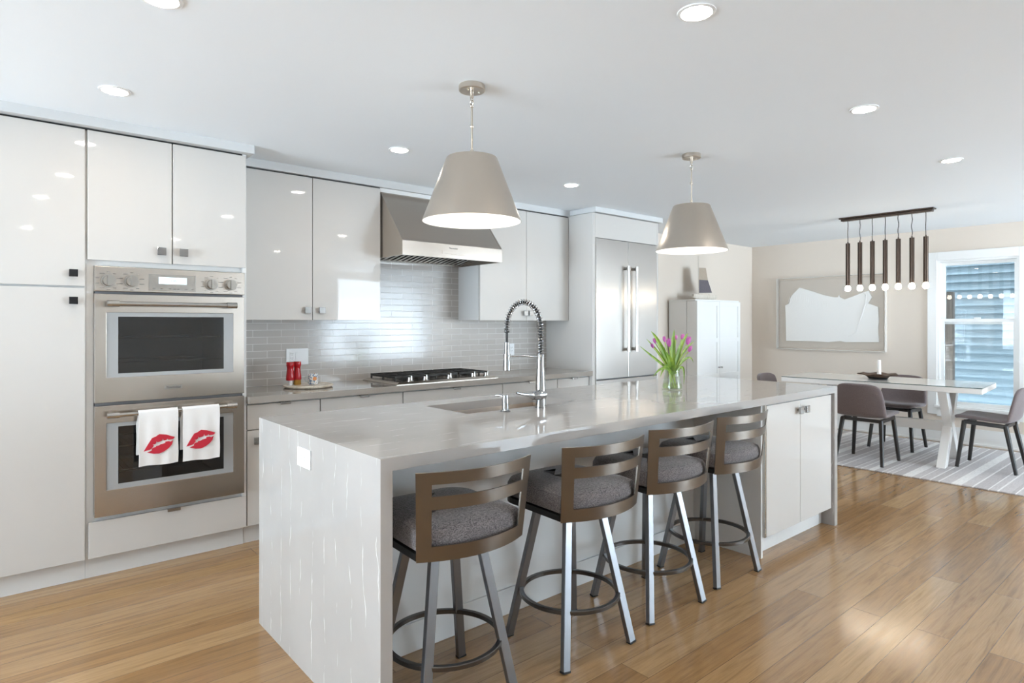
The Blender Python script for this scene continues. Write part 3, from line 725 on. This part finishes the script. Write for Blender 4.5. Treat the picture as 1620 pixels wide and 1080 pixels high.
MB().box(3.357, 4.2475, 1.752, 2.74, .115, IT-.043).out('body', 'carcass', ie, o)
MB().box(3.357, 4.2475, 1.80, 1.82, 0, .115).out('toe_kick', 'carcass', ie, o)
d = MB().box(3.372, 3.789, 1.730, 1.750, .117, .862).out('door', 'gloss', ie, o, bevel=.0016); knob_sq(d, 3.752, .805, 1.730, o)
d = MB().box(3.793, 4.232, 1.730, 1.750, .117, .862).out('door', 'gloss', ie, o, bevel=.0016); knob_sq(d, 3.836, .805, 1.730, o)
MB().box(3.357, 3.371, 1.732, 1.752, .117, .868).out('edge_trim', 'steel_plain', ie, o)
# sink
sk = thing('kitchen_sink', 'undermount stainless steel sink sunk in the island top', 'sink', (2.06, 2.48, .68)); o = off(sk)
b = MB(); z1, z0, t_ = IT-.0425, .685, .006
b.box(SX0-.014, SX0-.004, SY0-.014, SY1+.014, z0, z1).box(SX1+.004, SX1+.014, SY0-.014, SY1+.014, z0, z1)
b.box(SX0-.004, SX1+.004, SY0-.014, SY0-.004, z0, z1).box(SX0-.004, SX1+.004, SY1+.004, SY1+.014, z0, z1).box(SX0-.014, SX1+.014, SY0-.014, SY1+.014, z0-.006, z0)
b.out('basin', mat('satin_sink_steel', (.62,.53,.45), .42, 1), sk, o)
MB().box(SX0-.003, SX1+.003, SY1-.012, SY1+.003, .836, .840).box(SX0-.003, SX1+.003, SY0-.003, SY0+.012, .836, .840).out('ledge', 'steel_plain', sk, o)
MB().box(2.20, 2.425, SY0-.002, SY1+.002, .8405, .850).out('drain_board', 'steel_plain', sk, o, bevel=.002)
MB().lathe([(0,0),(.042,0),(.045,.003),(.036,.003),(.030,.001),(0,.001)], (2.0, 2.52, z0), 28).out('drain', 'chrome', sk, o, smooth=True)
# faucet
fc = thing('kitchen_faucet', 'tall chrome spring faucet with pull-down sprayer on the island', 'faucet', (2.098, 2.241, IT))
MB().lathe([(0,.0005),(.0285,.0005),(.0285,.004),(.0262,.006),(.0258,.075),(.0225,.16),(.0185,.215),(.0178,.262),(.0165,.265),(0,.265)], (0,0,0), 36).out('faucet_body', 'chrome', fc, smooth=True)
tx, ty_ = -.046, .205            # spray head offset from the body
arc = [(0,0,.262), (0,0,.33), (0,0,.40)]
cx, cy = tx/2, ty_/2
for i in range(1, 20):
    a = PI*i/20
    arc.append((cx-cx*math.cos(a), cy-cy*math.cos(a), .40+.125*math.sin(a)))
arc += [(tx,ty_,.40), (tx,ty_,.37)]
def resample(pts, n):
    P = [Vector(p) for p in pts]; L = [0]
    for a, b in zip(P, P[1:]): L.append(L[-1]+(b-a).length)
    out = []; j = 0
    for i in range(n):
        s = L[-1]*i/(n-1)
        while j < len(L)-2 and L[j+1] < s: j += 1
        out.append(P[j].lerp(P[j+1], (s-L[j])/(L[j+1]-L[j])))
    return out
core = resample(arc, 60)
MB().tube(core, .0075, 12).out('hose', 'rubber', fc, smooth=True)
hel = []; fine = resample(arc, 640); side = Vector((cx, cy, 0)).cross(Vector((0,0,1))).normalized()
turns = 38
for i, p in enumerate(fine):
    d = (fine[min(i+1,639)]-fine[max(i-1,0)]).normalized(); u = d.cross(side).normalized()
    a = 2*PI*turns*i/639
    hel.append(p + (side*math.cos(a)+u*math.sin(a))*.0142)
MB().tube(hel, .0019, 6).out('spring_coil', 'chrome', fc, smooth=True)
MB().lathe([(0,.385),(.0125,.385),(.0135,.378),(.0135,.370),(.0075,.368),(0,.368)], (tx,ty_,0), 24).cyl((tx,ty_,.37),(tx,ty_,.316),.0062,seg=14).out('hose_end', 'rubber', fc, smooth=True)
MB().lathe([(0,.320),(.0125,.320),(.0135,.316),(.014,.25),(.019,.222),(.0195,.176),(.017,.173),(0,.173)], (tx,ty_,0), 28).out('spray_head', 'chrome', fc, smooth=True)
MB().tube([(0,0,.250),(tx*.5,ty_*.5,.254),(tx*.85,ty_*.85,.250)], .0045, 10).lathe([(.0155,.240),(.0185,.240),(.0185,.258),(.0155,.258),(.0155,.240)], (tx,ty_,0), 24).out('support_arm', 'chrome', fc, smooth=True)
lv = MB().tube([(.012,-.010,.064),(-.030,-.010,.066),(-.060,-.010,.062)], [.024,.026,.018], 22)
lv.tube([(-.058,-.010,.063),(-.085,-.010,.070),(-.125,-.010,.076),(-.165,-.010,.086)], [.016,.0105,.0075,.006], 14)
lv.out('lever_handle', 'chrome', fc, smooth=True)
sp = thing('soap_dispenser', 'small chrome soap pump on the island beside the faucet', 'soap dispenser', (1.875, 2.246, IT))
MB().lathe([(0,.0005),(.024,.0005),(.025,.004),(.018,.008),(.0155,.012),(.0155,.062),(.0145,.066),(.0145,.078),(0,.080)], (0,0,0), 28).out('pump_body', 'chrome', sp, smooth=True)
MB().tube([(-.006,.010,.072),(-.014,.028,.077),(-.022,.046,.074)], [.0055,.0045,.004], 10).out('spout', 'chrome', sp, smooth=True)

# vase with tulips
vs_ = thing('glass_vase', 'clear glass vase holding pink tulips on the island top', 'vase', (3.274, 2.293, IT))
vp = [(0,.001),(.062,.001),(.064,.006),(.060,.030),(.050,.080),(.0435,.115),(.0435,.128),(.048,.142)]
MB().lathe(vp + [(.0465,.142),(.042,.128),(.042,.115),(.0485,.080),(.058,.032),(.058,.012),(0,.012)], (0,0,0), 48).out('vase_wall', 'vase_glass', vs_, smooth=True)
MB().lathe([(0,.0125),(.0575,.0125),(.0575,.030),(.056,.040),(0,.040)], (0,0,0), 40).out('water', 'vase_water', vs_, smooth=True)
VB = Vector((3.274, 2.293, IT))
def bez(p0, p1, p2, n):
    return [p0*(1-t)**2 + p1*2*t*(1-t) + p2*t*t for t in [i/(n-1) for i in range(n)]]
def leaf(tip, ctrl, wid, parent, o, root=None):
    root = root or VB+Vector((random.uniform(-.015,.015), random.uniform(-.015,.015), .10))
    pts = bez(root, Vector(ctrl), Vector(tip), 12); rows = []
    view = Vector((.649,.7607,0))
    for i, q in enumerate(pts):
        d = (pts[min(i+1,11)]-pts[max(i-1,0)]).normalized(); s = d.cross(view)
        s = s.normalized() if s.length > .05 else Vector((.76,-.65,0))
        t = i/11; w = wid*(math.sin(PI*min(1, .12+t*.9))**.8)*(1-.25*t) + .0006
        nn = d.cross(s).normalized()
        rows.append([q - s*w + nn*w*.35, q, q + s*w + nn*w*.35])
    MB().grid(rows).out('leaf', 'leaf', parent, o, smooth=True, solid=.0012)
def tulip(head, sz, label, leaves):
    head = Vector(head); base = VB+Vector((random.uniform(-.03,.03), random.uniform(-.03,.03), .016))
    t = thing('tulip', label, 'tulip', tuple(base), group='tulips in the glass vase'); o = tuple(base)
    neck = VB + Vector(((head.x-VB.x)*.12, (head.y-VB.y)*.12, .125))
    ax = (head-neck).normalized(); ax = (ax + Vector((0,0,.35))).normalized()
    pts = bez(base, neck*1.0, neck.lerp(head,.5), 8)[:-1] + bez(neck.lerp(head,.42), neck.lerp(head,.75)+Vector((0,0,.006)), head-ax*sz*.9, 8)
    MB().tube(pts, .0034, 8).out('stem', 'stem', t, o, smooth=True)
    R = ax.to_track_quat('Z', 'Y').to_matrix()
    b = MB()
    for k in range(6):
        a0 = 2*PI*k/6; ro = 1.0 if k % 2 else .88; rows = []
        for i in range(9):
            tt = i/8; z = -sz + 2.1*sz*tt; rr = sz*.60*ro*(math.sin(PI*(.06+.80*tt))**.75)
            hw = .62*math.sin(PI*min(.97, .18+.76*tt))+.05
            rows.append([head + R @ Vector((rr*(1-.10*abs(q))*math.cos(a0+q*hw), rr*(1-.10*abs(q))*math.sin(a0+q*hw), z)) for q in (-1,-.5,0,.5,1)])
        b.grid(rows)
    b.out('bloom', 'petal', t, o, smooth=True, solid=.001)
    for lf in leaves: leaf(*lf, t, o)
tulip((3.028,2.26,1.196), .016, 'pink tulip bud lowest at the left of the bouquet', [((2.921,2.27,1.197),(3.09,2.28,1.11),.008), ((3.041,2.28,1.282),(3.13,2.29,1.24),.014)])
tulip((3.179,2.25,1.212), .026, 'open magenta tulip bloom at the middle of the bouquet', [((3.14,2.25,1.160),(3.23,2.26,1.10),.020), ((2.981,2.22,1.018),(3.11,2.24,1.105),.009)])
tulip((3.369,2.24,1.220), .026, 'largest magenta tulip bloom, upper right of the bouquet', [((3.455,2.30,1.267),(3.36,2.30,1.20),.015)])
tulip((3.371,2.23,1.168), .020, 'magenta tulip bud below the largest bloom at the right', [((3.469,2.27,1.078),(3.43,2.27,1.17),.007), ((3.349,2.26,.946),(3.385,2.27,1.12),.008)])
tulip((3.367,2.33,1.238), .015, 'small pink tulip bud right behind the tallest upright leaf', [((3.277,2.28,1.291),(3.25,2.28,1.20),.018)])
tulip((3.452,2.34,1.241), .020, 'pale pink tulip bud directly left of the largest bloom', [((3.535,2.30,1.213),(3.43,2.30,1.19),.006), ((3.387,2.32,.988),(3.37,2.31,1.08),.010)])
tulip((3.258,2.34,1.229), .018, 'pale pink tulip bud just left of the middle bloom', [((3.20,2.30,1.185),(3.20,2.30,1.12),.016), ((3.33,2.27,1.18),(3.31,2.28,1.10),.020)])
tulip((3.103,2.30,1.222), .017, 'dull pink tulip bud half hidden by leaves at upper left', [((3.037,2.31,1.235),(3.13,2.30,1.17),.008), ((3.091,2.25,1.006),(3.16,2.26,1.13),.012)])

# ------------------------------------------------------------------ bar stools
def make_stool():
    r = thing('bar_stool', '', 'bar stool', (0,0,0), group='metal bar stools along the island')
    for sx, sy in ((-1,-1),(1,-1),(-1,1),(1,1)):
        top, ft = Vector((sx*.092, sy*.088, .575)), Vector((sx*.186, sy*.178, .002))
        d = (top-ft).normalized()
        lg = MB().bar(ft, top, .034, .022, up=(0,-1,0)).out('leg', 'leg_metal', r, bevel=.002)
        MB().bar(ft+d*-.0015, ft+d*.006, .036, .024, up=(0,-1,0)).out('foot_cap', 'rubber', lg)
    MB().lathe([(.195,.197),(.2095,.197),(.2115,.199),(.2115,.212),(.2095,.214),(.195,.214),(.193,.212),(.193,.199),(.195,.197)], (0,0,0), 72).out('footrest', 'ring_metal', r, smooth=True)
    # swivel plate and dark seat pan
    MB().box(-.11, .11, -.105, .105, .560, .580).out('swivel_plate', 'dark_metal', r, bevel=.003)
    def outline(s, n=10):
        pts = []
        hw, y0, y1 = .212*s, -.175*s, .215*s
        for i in range(n+1): a = PI/2*i/n; pts.append((hw-.09+.09*math.cos(a), y1-.09+.09*math.sin(a)))
        for i in range(n+1): a = PI/2+PI/2*i/n; pts.append((-hw+.09+.09*math.cos(a), y1-.09+.09*math.sin(a)))
        for i in range(n+1): x = -hw+2*hw*i/n; pts.append((x, y0 - .050*(1-(x/hw)**2)))
        return pts
    MB().prism(outline(1.0), 'z', .580, .604).out('seat_pan', 'dark_metal', r, bevel=.003)
    c = MB(); rings = []
    for s, z in ((.93,.605),(.985,.612),(1.0,.632),(.995,.655),(.955,.675),(.86,.686),(.60,.690),(.2,.691)):
        rings.append([c.bm.verts.new((x,y,z)) for x, y in outline(s)])
    for a, b in zip(rings, rings[1:]):
        for k in range(len(a)): c.bm.faces.new((a[k], a[(k+1)%len(a)], b[(k+1)%len(a)], b[k]))
    c.bm.faces.new(rings[-1]); c.bm.faces.new(rings[0][::-1])
    c.out('cushion', 'tweed', r, smooth=True)
    # curved metal back cut from one sheet: rails and slots
    us = [-1, -.80] + [-.80+1.6*i/12 for i in range(1,12)] + [.80, 1]
    vs = [0, .17, .585, .73, .865, 1.0]
    b = MB()
    def P(u, v):
        hw = .212 + .018*v
        return (hw*u, -.180 - .060*(1-abs(u)**2) - .028*v, .578 + .290*v)
    g = [[b.bm.verts.new(P(u,v)) for u in us] for v in vs]
    for j in range(len(vs)-1):
        for i in range(len(us)-1):
            if j in (1, 3) and 0 < i < len(us)-2: continue
            b.bm.faces.new((g[j][i], g[j][i+1], g[j+1][i+1], g[j+1][i]))
    b.out('backrest', 'pewter', r, smooth=True, solid=.0055)
    return r
st0 = make_stool()
stools = [((1.258, 1.850, 0), -3, 'bar stool nearest the camera at the grey end panel of island'),
          ((1.880, 1.830, 0), -3, 'second bar stool from the waterfall end panel, between first and third'),
          ((2.440, 1.850, 0), -4, 'third bar stool from the waterfall end panel, second from end cabinet'),
          ((2.990, 1.860, 0), -3, 'bar stool next to the white island end cabinet doors, farthest stool')]
for i, (loc, rz, lab) in enumerate(stools):
    r = st0 if i == 0 else copy_tree(st0)
    r.location = loc; r.rotation_euler = (0,0,math.radians(rz)); r['label'] = lab

# ------------------------------------------------------------------ ceiling lights
def make_can():
    r = thing('recessed_light', '', 'ceiling light', (0,0,CEIL), group='recessed downlights in the white ceiling')
    MB().lathe([(.050,-.0005),(.064,-.0005),(.063,-.004),(.052,-.006),(.050,-.004),(.050,-.0005)], (0,0,0), 40).out('trim_ring', 'paint_trim', r, smooth=True)
    MB().lathe([(0,-.0012),(.0495,-.0012),(.0495,-.003),(0,-.003)], (0,0,0), 40).out('lens', 'can_lens', r)
    return r
c0 = make_can()
for i, (x, y, lab) in enumerate([(.45,3.295,'recessed downlight in front of the white oven tower'), (1.832,1.186,'largest recessed downlight, nearest the viewer at the top of the ceiling'),
        (.436,2.262,'recessed downlight cut by the top edge, above the oven tower side'), (1.919,3.302,'recessed downlight before the range hood, left of near pendant'),
        (3.413,3.301,'recessed downlight between the two pendant lamps, before the refrigerator'), (3.288,1.189,'recessed downlight right of the far pendant, second from the chandelier'),
        (4.756,1.199,'recessed downlight nearest the black rod chandelier')]):
    r = c0 if i == 0 else copy_tree(c0)
    r.location = (x, y, CEIL); r['label'] = lab
for i, (x, y, lab) in enumerate([(.36,1.19,'added fill downlight above the viewer left of the largest one'), (-1.05,1.19,'added fill downlight left of the frame in the living area'),
        (.36,-1.0,'added fill downlight behind the viewer at left'), (1.83,-1.0,'added fill downlight behind the viewer at centre'), (-2.6,-1.0,'added fill downlight in the far living corner behind the viewer'), (-2.6,1.6,'added fill downlight left of the viewer in the living area'), (3.29,-1.0,'added fill downlight behind the viewer at right'), (4.76,-1.0,'added fill downlight by the front wall near the dining corner'), (6.2,-1.0,'added fill downlight by the front dining window')]):
    r = copy_tree(c0); r.location = (x, y, CEIL); r['label'] = lab  # unseen copies beyond the view, added for more ambient light
def make_pendant():
    r = thing('pendant_lamp', '', 'pendant lamp', (0,0,CEIL), group='conical pendants over the island')
    c = MB().lathe([(0,-.0005),(.056,-.0005),(.058,-.004),(.058,-.024),(.055,-.027),(0,-.027)], (0,0,0), 40).out('canopy', 'nickel', r, smooth=True)
    s = MB()
    for x in (-.03, .03): s.sphere((x, -.012, -.030), .0042, 10, 6)
    s.out('canopy_screw', 'nickel', c, smooth=True)
    st = MB().cyl((0,0,-.027), (0,0,-.055), .008, seg=14)
    ring = lambda z, rr, ang: [(rr*math.cos(2*PI*k/20)*math.cos(ang), rr*math.cos(2*PI*k/20)*math.sin(ang), z+rr*math.sin(2*PI*k/20)) for k in range(20)]
    st.tube(ring(-.064,.009,.3), .0022, 8, closed=True).tube(ring(-.078,.011,1.6), .0022, 8, closed=True)
    st.cyl((0,0,-.086), (0,0,-.298), .0046, seg=12)
    for z in (-.092, -.183, -.292): st.sphere((0,0,z), .0088, 14, 8)
    st.tube(ring(-.308,.010,.8), .0022, 8, closed=True).cyl((0,0,-.316),(0,0,-.345),.006,seg=12)
    st.out('stem', 'nickel', r, smooth=True)
    zt, zb = -.322, -.603
    MB().lathe([(.110,zt),(.113,zt-.004),(.217,zb+.006),(.2195,zb),(.2170,zb)], (0,0,0), 64).out('lamp_shade', 'nickel', r, smooth=True)
    MB().lathe([(.1085,zt-.001),(.1105,zt-.005),(.2150,zb+.004),(.2168,zb)], (0,0,0), 64).out('shade_lining', 'shade_in', r, smooth=True)
    sp = MB()
    for k in range(3):
        a = 2*PI*k/3+.4; sp.cyl((0,0,zt-.014), (.109*math.cos(a), .109*math.sin(a), zt-.006), .003, seg=8)
    sp.tube([(.109*math.cos(2*PI*k/40), .109*math.sin(2*PI*k/40), zt-.003) for k in range(40)], .0025, 8, closed=True)
    sp.cyl((0,0,-.345), (0,0,-.43), .016, .018, seg=18)
    sp.out('spider_fitter', 'nickel', r, smooth=True)
    MB().lathe([(0,-.429),(.017,-.429),(.018,-.445),(.029,-.472),(.0315,-.490),(.030,-.490),(0,-.488)], (0,0,0), 28).out('bulb_light_shield', 'shade_in', r, smooth=True)  # opaque top half, added to hold back the bulb's upward light
    MB().lathe([(0,-.489),(.0295,-.491),(.029,-.503),(.024,-.517),(.014,-.527),(0,-.530)], (0,0,0), 28).out('bulb', 'pend_bulb', r, smooth=True)
    return r
p0 = make_pendant()
for i, (x, y, lab) in enumerate([(1.642, 2.198, 'satin nickel cone pendant above the sink, nearer the ovens'), (3.359, 2.211, 'satin nickel cone pendant above the tulip vase')]):
    r = p0 if i == 0 else copy_tree(p0)
    r.location = (x, y, CEIL); r['label'] = lab
ch = thing('linear_chandelier', 'bronze linear chandelier with seven hanging rods over the dining table', 'chandelier', (6.60, 2.20, CEIL))
MB().box(-.045, .045, -.41, .41, -.014, -.0005).box(-.03, .03, -.395, .395, -.034, -.014).out('ceiling_bar', 'bronze', ch, bevel=.004)
for k in range(7):
    y = .338-.1128*k; x = 0; zt, zb = -.258, -.680
    cd = [(x, y, -.034)] + [(x+.004*math.sin(k*2+j), y+.005*math.sin(k*1.7+j*1.3)*(k in (1,4,5)), -.034-.21*j/8) for j in range(1,8)] + [(x, y, zt+.012)]
    MB().tube(cd, .0032, 8).out('cord', 'rubber', ch, smooth=True)
    rod = MB().cyl((x,y,zt+.014),(x,y,zt),.006,seg=12).cyl((x,y,zt),(x,y,zb),.0205,seg=28).out('rod', 'bronze', ch, smooth=True)
    MB().lathe([(0,zb),(.015,zb-.002),(.024,zb-.018),(.0268,zb-.033),(.023,zb-.049),(.012,zb-.058),(0,zb-.060)], (x,y,0), 24).out('bulb', 'rod_bulb', rod, smooth=True)

# ------------------------------------------------------------------ dining corner
rg = tag(MB().box(6.06, 8.01, .35, 3.72, .0005, .012).out('area_rug', 'rug', bevel=.003), 'large grey rug with uneven white stripes under the dining table', 'rug')
RZ = .0122
TR = math.radians(4.5)
tb = thing('dining_table', 'long white dining table with crossed legs and glass sheet on top', 'dining table', (6.90, 2.32, RZ), TR)
MB().box(-.385, .385, -.86, .86, .696, .744).out('tabletop', 'table_white', tb, bevel=.004)
MB().box(-.383, .383, -.858, .858, .7442, .7502).out('glass_sheet', mat('glass_over_white', (.74,.74,.715), .03, Specular_IOR_Level=.5), tb)
MB().holed('z', .7443, .7501, -.3845, .3845, -.8595, .8595, [(-.3825, .3825, -.8575, .8575)]).out('glass_edge', 'glass_green', tb)
for ys in (-.55, .55):
    for sg in (-1, 1):
        b = MB().prism([(-sg*.335, 0), (-sg*.215, 0), (sg*.335, .695), (sg*.215, .695)][::1], 'y', ys-.035+sg*.004, ys+.035+sg*.004)
        b.out('leg', 'table_white', tb, bevel=.002)
MB().box(-.035, .035, -.51, .51, .295, .385).out('stretcher', 'table_white', tb, bevel=.002)
MB().box(-.28, .28, -.60, -.50, .680, .696).box(-.28, .28, .50, .60, .680, .696).out('apron', 'table_white', tb)
bw = thing('burl_bowl', 'dark shallow rough-rimmed bowl on the dining table', 'bowl', (6.88, 2.36, RZ+.7504))
b = MB()
prof = [(0,.0005),(.075,.0005),(.085,.006),(.095,.022),(.115,.036),(.165,.048),(.172,.053),(.165,.056),(.110,.046),(.085,.036),(0,.034)]
rings = []
for r_, z in prof:
    rings.append([b.bm.verts.new((r_*(1+(.06*math.sin(5*a)+.05*math.sin(3*a+1))*(r_ > .12))*math.cos(a), r_*(1+(.06*math.sin(4*a)+.05*math.sin(7*a))*(r_ > .12))*math.sin(a), z+(.005*math.sin(6*a) if r_ > .12 else 0))) for a in [2*PI*k/48 for k in range(48)]])
for A_, B2 in zip(rings, rings[1:]):
    for k in range(48): b.bm.faces.new((A_[k], A_[(k+1)%48], B2[(k+1)%48], B2[k]))
b.out('bowl_body', 'bark', bw, smooth=True)
MB().lathe([(0,-.0003),(.078,-.0003),(.088,.006),(.098,.022),(.09,.0225)], (0,0,.0005), 40).out('bowl_foot', 'black_glossy', bw, smooth=True)
cn = thing('candle', 'single white pillar candle standing in the dark bowl', 'candle', (6.87, 2.345, RZ+.7504+.0345))
MB().lathe([(0,0),(.020,0),(.020,.004),(.017,.148),(.0155,.156),(.010,.158),(0,.154)], (0,0,0), 24).out('wax', 'candle', cn, smooth=True)
MB().cyl((0,0,.152),(.002,0,.172),.0012,seg=6).out('wick', 'rubber', cn)

def make_chair():
    r = thing('dining_chair', '', 'dining chair', (0,0,RZ), group='upholstered chairs at the dining table')
    path = [(.235,.448,.205),(.215,.462,.215),(.10,.456,.222),(-.02,.446,.225),(-.11,.440,.226),(-.165,.446,.226),(-.195,.475,.226),(-.208,.53,.224),(-.226,.62,.214),(-.243,.70,.200),(-.252,.735,.185),(-.256,.752,.160)]
    rows = []
    for y, z, w in path:
        row = []
        for i in range(9):
            u = -1+2*i/8; back = z > .47 and y < -.15
            row.append((w*u, y + (.035*u*u if back else 0), z + (0 if back else .012*u*u) - (.006*u**4 if y > .2 else 0) - (.016*u**6 if z > .73 else 0)))
        rows.append(row)
    MB().grid(rows).out('seat_shell', 'felt', r, smooth=True, solid=.034, sub=2)
    u = MB()
    for sx in (-1,1): u.bar((sx*.175,.17,.418), (sx*.165,-.155,.402), .026, .034)
    u.bar((-.175,.15,.416), (.175,.15,.416), .026, .030).bar((-.165,-.13,.403), (.165,-.13,.403), .026, .030)
    u.out('under_frame', 'steel_dark', r, bevel=.003)
    for sx in (-1, 1):
        for y0, y1, zt in ((.165,.215,.425), (-.135,-.215,.408)):
            MB().tube([(sx*.168,y0,zt), (sx*.204,y1,.001)], [.0205,.0155], 16).out('leg', 'steel_dark', r, smooth=True)
    return r
ch0 = make_chair()
for i, (x, y, rz, lab) in enumerate([(6.445, 2.305, -90, 'dining chair with its back to the island, on the near table side'), (7.385, 2.345, 90, 'dining chair behind the table facing the kitchen'),
        (6.995, 1.455, 0, 'dining chair at the table end beside the dining window'), (6.71, 3.23, 180, 'dining chair at the far table end, only its top showing')]):
    r = ch0 if i == 0 else copy_tree(ch0)
    r.location = (x, y, RZ); r.rotation_euler = (0,0,math.radians(rz)); r['label'] = lab

# framed paper relief on the dining wall
AP = [(3.928,1.56),(3.875,1.588),(3.857,1.658),(3.816,1.714),(3.735,1.792),(3.565,1.734),(3.411,1.678),(3.293,1.65),(3.256,1.651),(3.243,1.678),(3.238,1.652),(3.178,1.621),(3.065,1.661),(2.965,1.701),(2.906,1.72),(2.867,1.639),(2.891,1.597),(2.911,1.566),(2.799,1.521),(2.79,1.342),(2.797,1.278),(2.79,1.099),(3.168,1.09),(3.23,1.1),(3.378,1.085),(3.565,1.09),(3.712,1.089),(3.916,1.09),(3.922,1.389)]
AF = [(3.872,1.586),(3.857,1.656),(3.816,1.712),(3.735,1.790),(3.565,1.732),(3.411,1.676),(3.293,1.648),(3.178,1.619),(3.065,1.659),(2.965,1.699),(2.936,1.673),(2.936,1.566),(2.975,1.428),(3.045,1.212),(3.132,1.162),(3.272,1.237),(3.378,1.286),(3.565,1.342),(3.746,1.411),(3.828,1.494)]
ar = thing('framed_paper_relief', 'white torn paper relief in a clear box frame on the beige wall', 'wall art', (WALL_R, 3.37, 1.44)); o = off(ar)
AY0, AY1, AZ0, AZ1 = 2.742, 4.012, 1.008, 1.894
MB().box(WALL_R-.012, WALL_R-.0005, AY0, AY1, AZ0, AZ1).out('backing_board', 'mount_board', ar, o, bevel=.001)
MB().prism([(y*1.002-.004, z) for y, z in AP], 'x', WALL_R-.030, WALL_R-.018).out('torn_paper', 'paper', ar, o)
fl = MB().prism([(y*1.002-.004, z) for y, z in AF], 'x', WALL_R-.041, WALL_R-.0302)
fl.tube([(WALL_R-.041, 2.921, 1.700), (WALL_R-.043, 2.936, 1.566), (WALL_R-.043, 2.975, 1.428), (WALL_R-.041, 3.045, 1.212)], [.006,.011,.010,.004], 10)
for k in range(22):
    t = k/21; y = 3.86-.50*t; z = 1.655+.115*math.sin(PI*min(1,t*1.5+.15))*(1-t*.55)-.02*t
    fl.tube([(WALL_R-.0405, y, z-.02), (WALL_R-.0415, y+.012-.02*t, z-.055-.03*math.sin(k*2.1)**2), (WALL_R-.0405, y+.03-.05*t, z-.12-.03*math.sin(k*1.3)**2)], [.001,.0028,.001], 6)
fl.out('paper_flap', 'paper', ar, o)
fm = MB()
for a, b, c, d in ((AY0-.03,AY0-.022,AZ0-.03,AZ1+.03),(AY1+.022,AY1+.03,AZ0-.03,AZ1+.03),(AY0-.022,AY1+.022,AZ0-.03,AZ0-.022),(AY0-.022,AY1+.022,AZ1+.022,AZ1+.03)):
    fm.box(WALL_R-.060, WALL_R-.0005, a, b, c, d)
fm.out('frame_edge', mat('frosted_acrylic_edge', (.66,.62,.57), .15), ar, o)
MB().box(WALL_R-.060, WALL_R-.057, AY0-.022, AY1+.022, AZ0-.022, AZ1+.022).out('acrylic_front', 'acrylic', ar, o)

# white cupboard and model sailboat
cb = thing('storage_cupboard', 'white panelled cupboard against the back wall beyond the refrigerator', 'cupboard', (6.68, 4.2, 0)); o = off(cb)
X0, X1, YF = 6.215, 7.160, 4.015
MB().box(X0+.003, X1-.003, 4.160, WALL_B-.017, .06, 1.585).out('body', 'paint_trim', cb, o, bevel=.002)
MB().box(X0+.02, X1-.02, 4.06, 4.40, 0, .06).out('plinth', 'paint_trim', cb, o)
MB().box(X0-.004, X1+.004, YF+.02, WALL_B-.017, 1.5855, 1.602).out('top', 'paint_trim', cb, o, bevel=.002)
for xa, xb in ((X0, (X0+X1)/2-.002), ((X0+X1)/2+.002, X1)):
    d = MB().box(xa, xb, YF+.010, 4.152, .065, 1.583)
    d.holed('y', YF, YF+.010, xa, xb, .065, 1.583, [(xa+.05, xb-.05, za, zb) for za, zb in ((1.150,1.530),(.730,1.100),(.12,.68))])
    dd = d.out('door', 'paint_trim', cb, o)
    MB().cyl(((xb-.025) if xa == X0 else (xa+.025), YF, .80), ((xb-.025) if xa == X0 else (xa+.025), YF-.02, .80), .009, seg=14).out('knob', 'chrome', dd, o, smooth=True)
sb = thing('model_sailboat', 'wooden model sailboat with tan and dark sail atop the white cupboard', 'model boat', (6.66, 4.20, 1.6022)); o = off(sb)
hull = MB(); rows = []
for i in range(15):
    t = i/14; x = 6.41+.50*t; w = .055*math.sin(PI*min(1,.06+.86*t))**.7; zt = 1.662+.012*(2*t-1)**2; zb = 1.6025+.03*abs(2*t-1)**3
    rows.append([(x, 4.20-w, zt), (x, 4.20-w*.92, (zt+zb)/2), (x, 4.20-w*.5, zb), (x, 4.20+w*.5, zb), (x, 4.20+w*.92, (zt+zb)/2), (x, 4.20+w, zt), (x, 4.20, zt-.004), (x, 4.20-w, zt)])
hull.grid(rows)
hull.bm.faces.new([hull.bm.verts.new(p) for p in rows[0][:-1]]); hull.bm.faces.new([hull.bm.verts.new(p) for p in rows[-1][:-1]])
hull.out('hull', 'driftwood', sb, o, smooth=True)
MB().cyl((6.53,4.2,1.66), (6.53,4.2,2.13), .0055, .004, seg=10).out('mast', 'driftwood', sb, o, smooth=True)
MB().prism([(6.537,1.848),(6.728,1.848),(6.682,1.997),(6.537,1.992)], 'y', 4.197, 4.203).out('upper_sail', 'sail_tan', sb, o)
MB().prism([(6.537,1.690),(6.818,1.700),(6.728,1.848),(6.537,1.848)], 'y', 4.197, 4.203).out('lower_sail', 'sail_dark', sb, o)
MB().cyl((6.53,4.2,1.684), (6.83,4.2,1.692), .0035, seg=8).cyl((6.76,4.2,1.655), (6.76,4.2,1.690), .003, seg=8).cyl((6.60,4.2,1.655), (6.60,4.2,1.688), .003, seg=8).out('boom', 'driftwood', sb, o, smooth=True)
for ob_ in bpy.data.objects:
    if 'at' in ob_: del ob_['at']
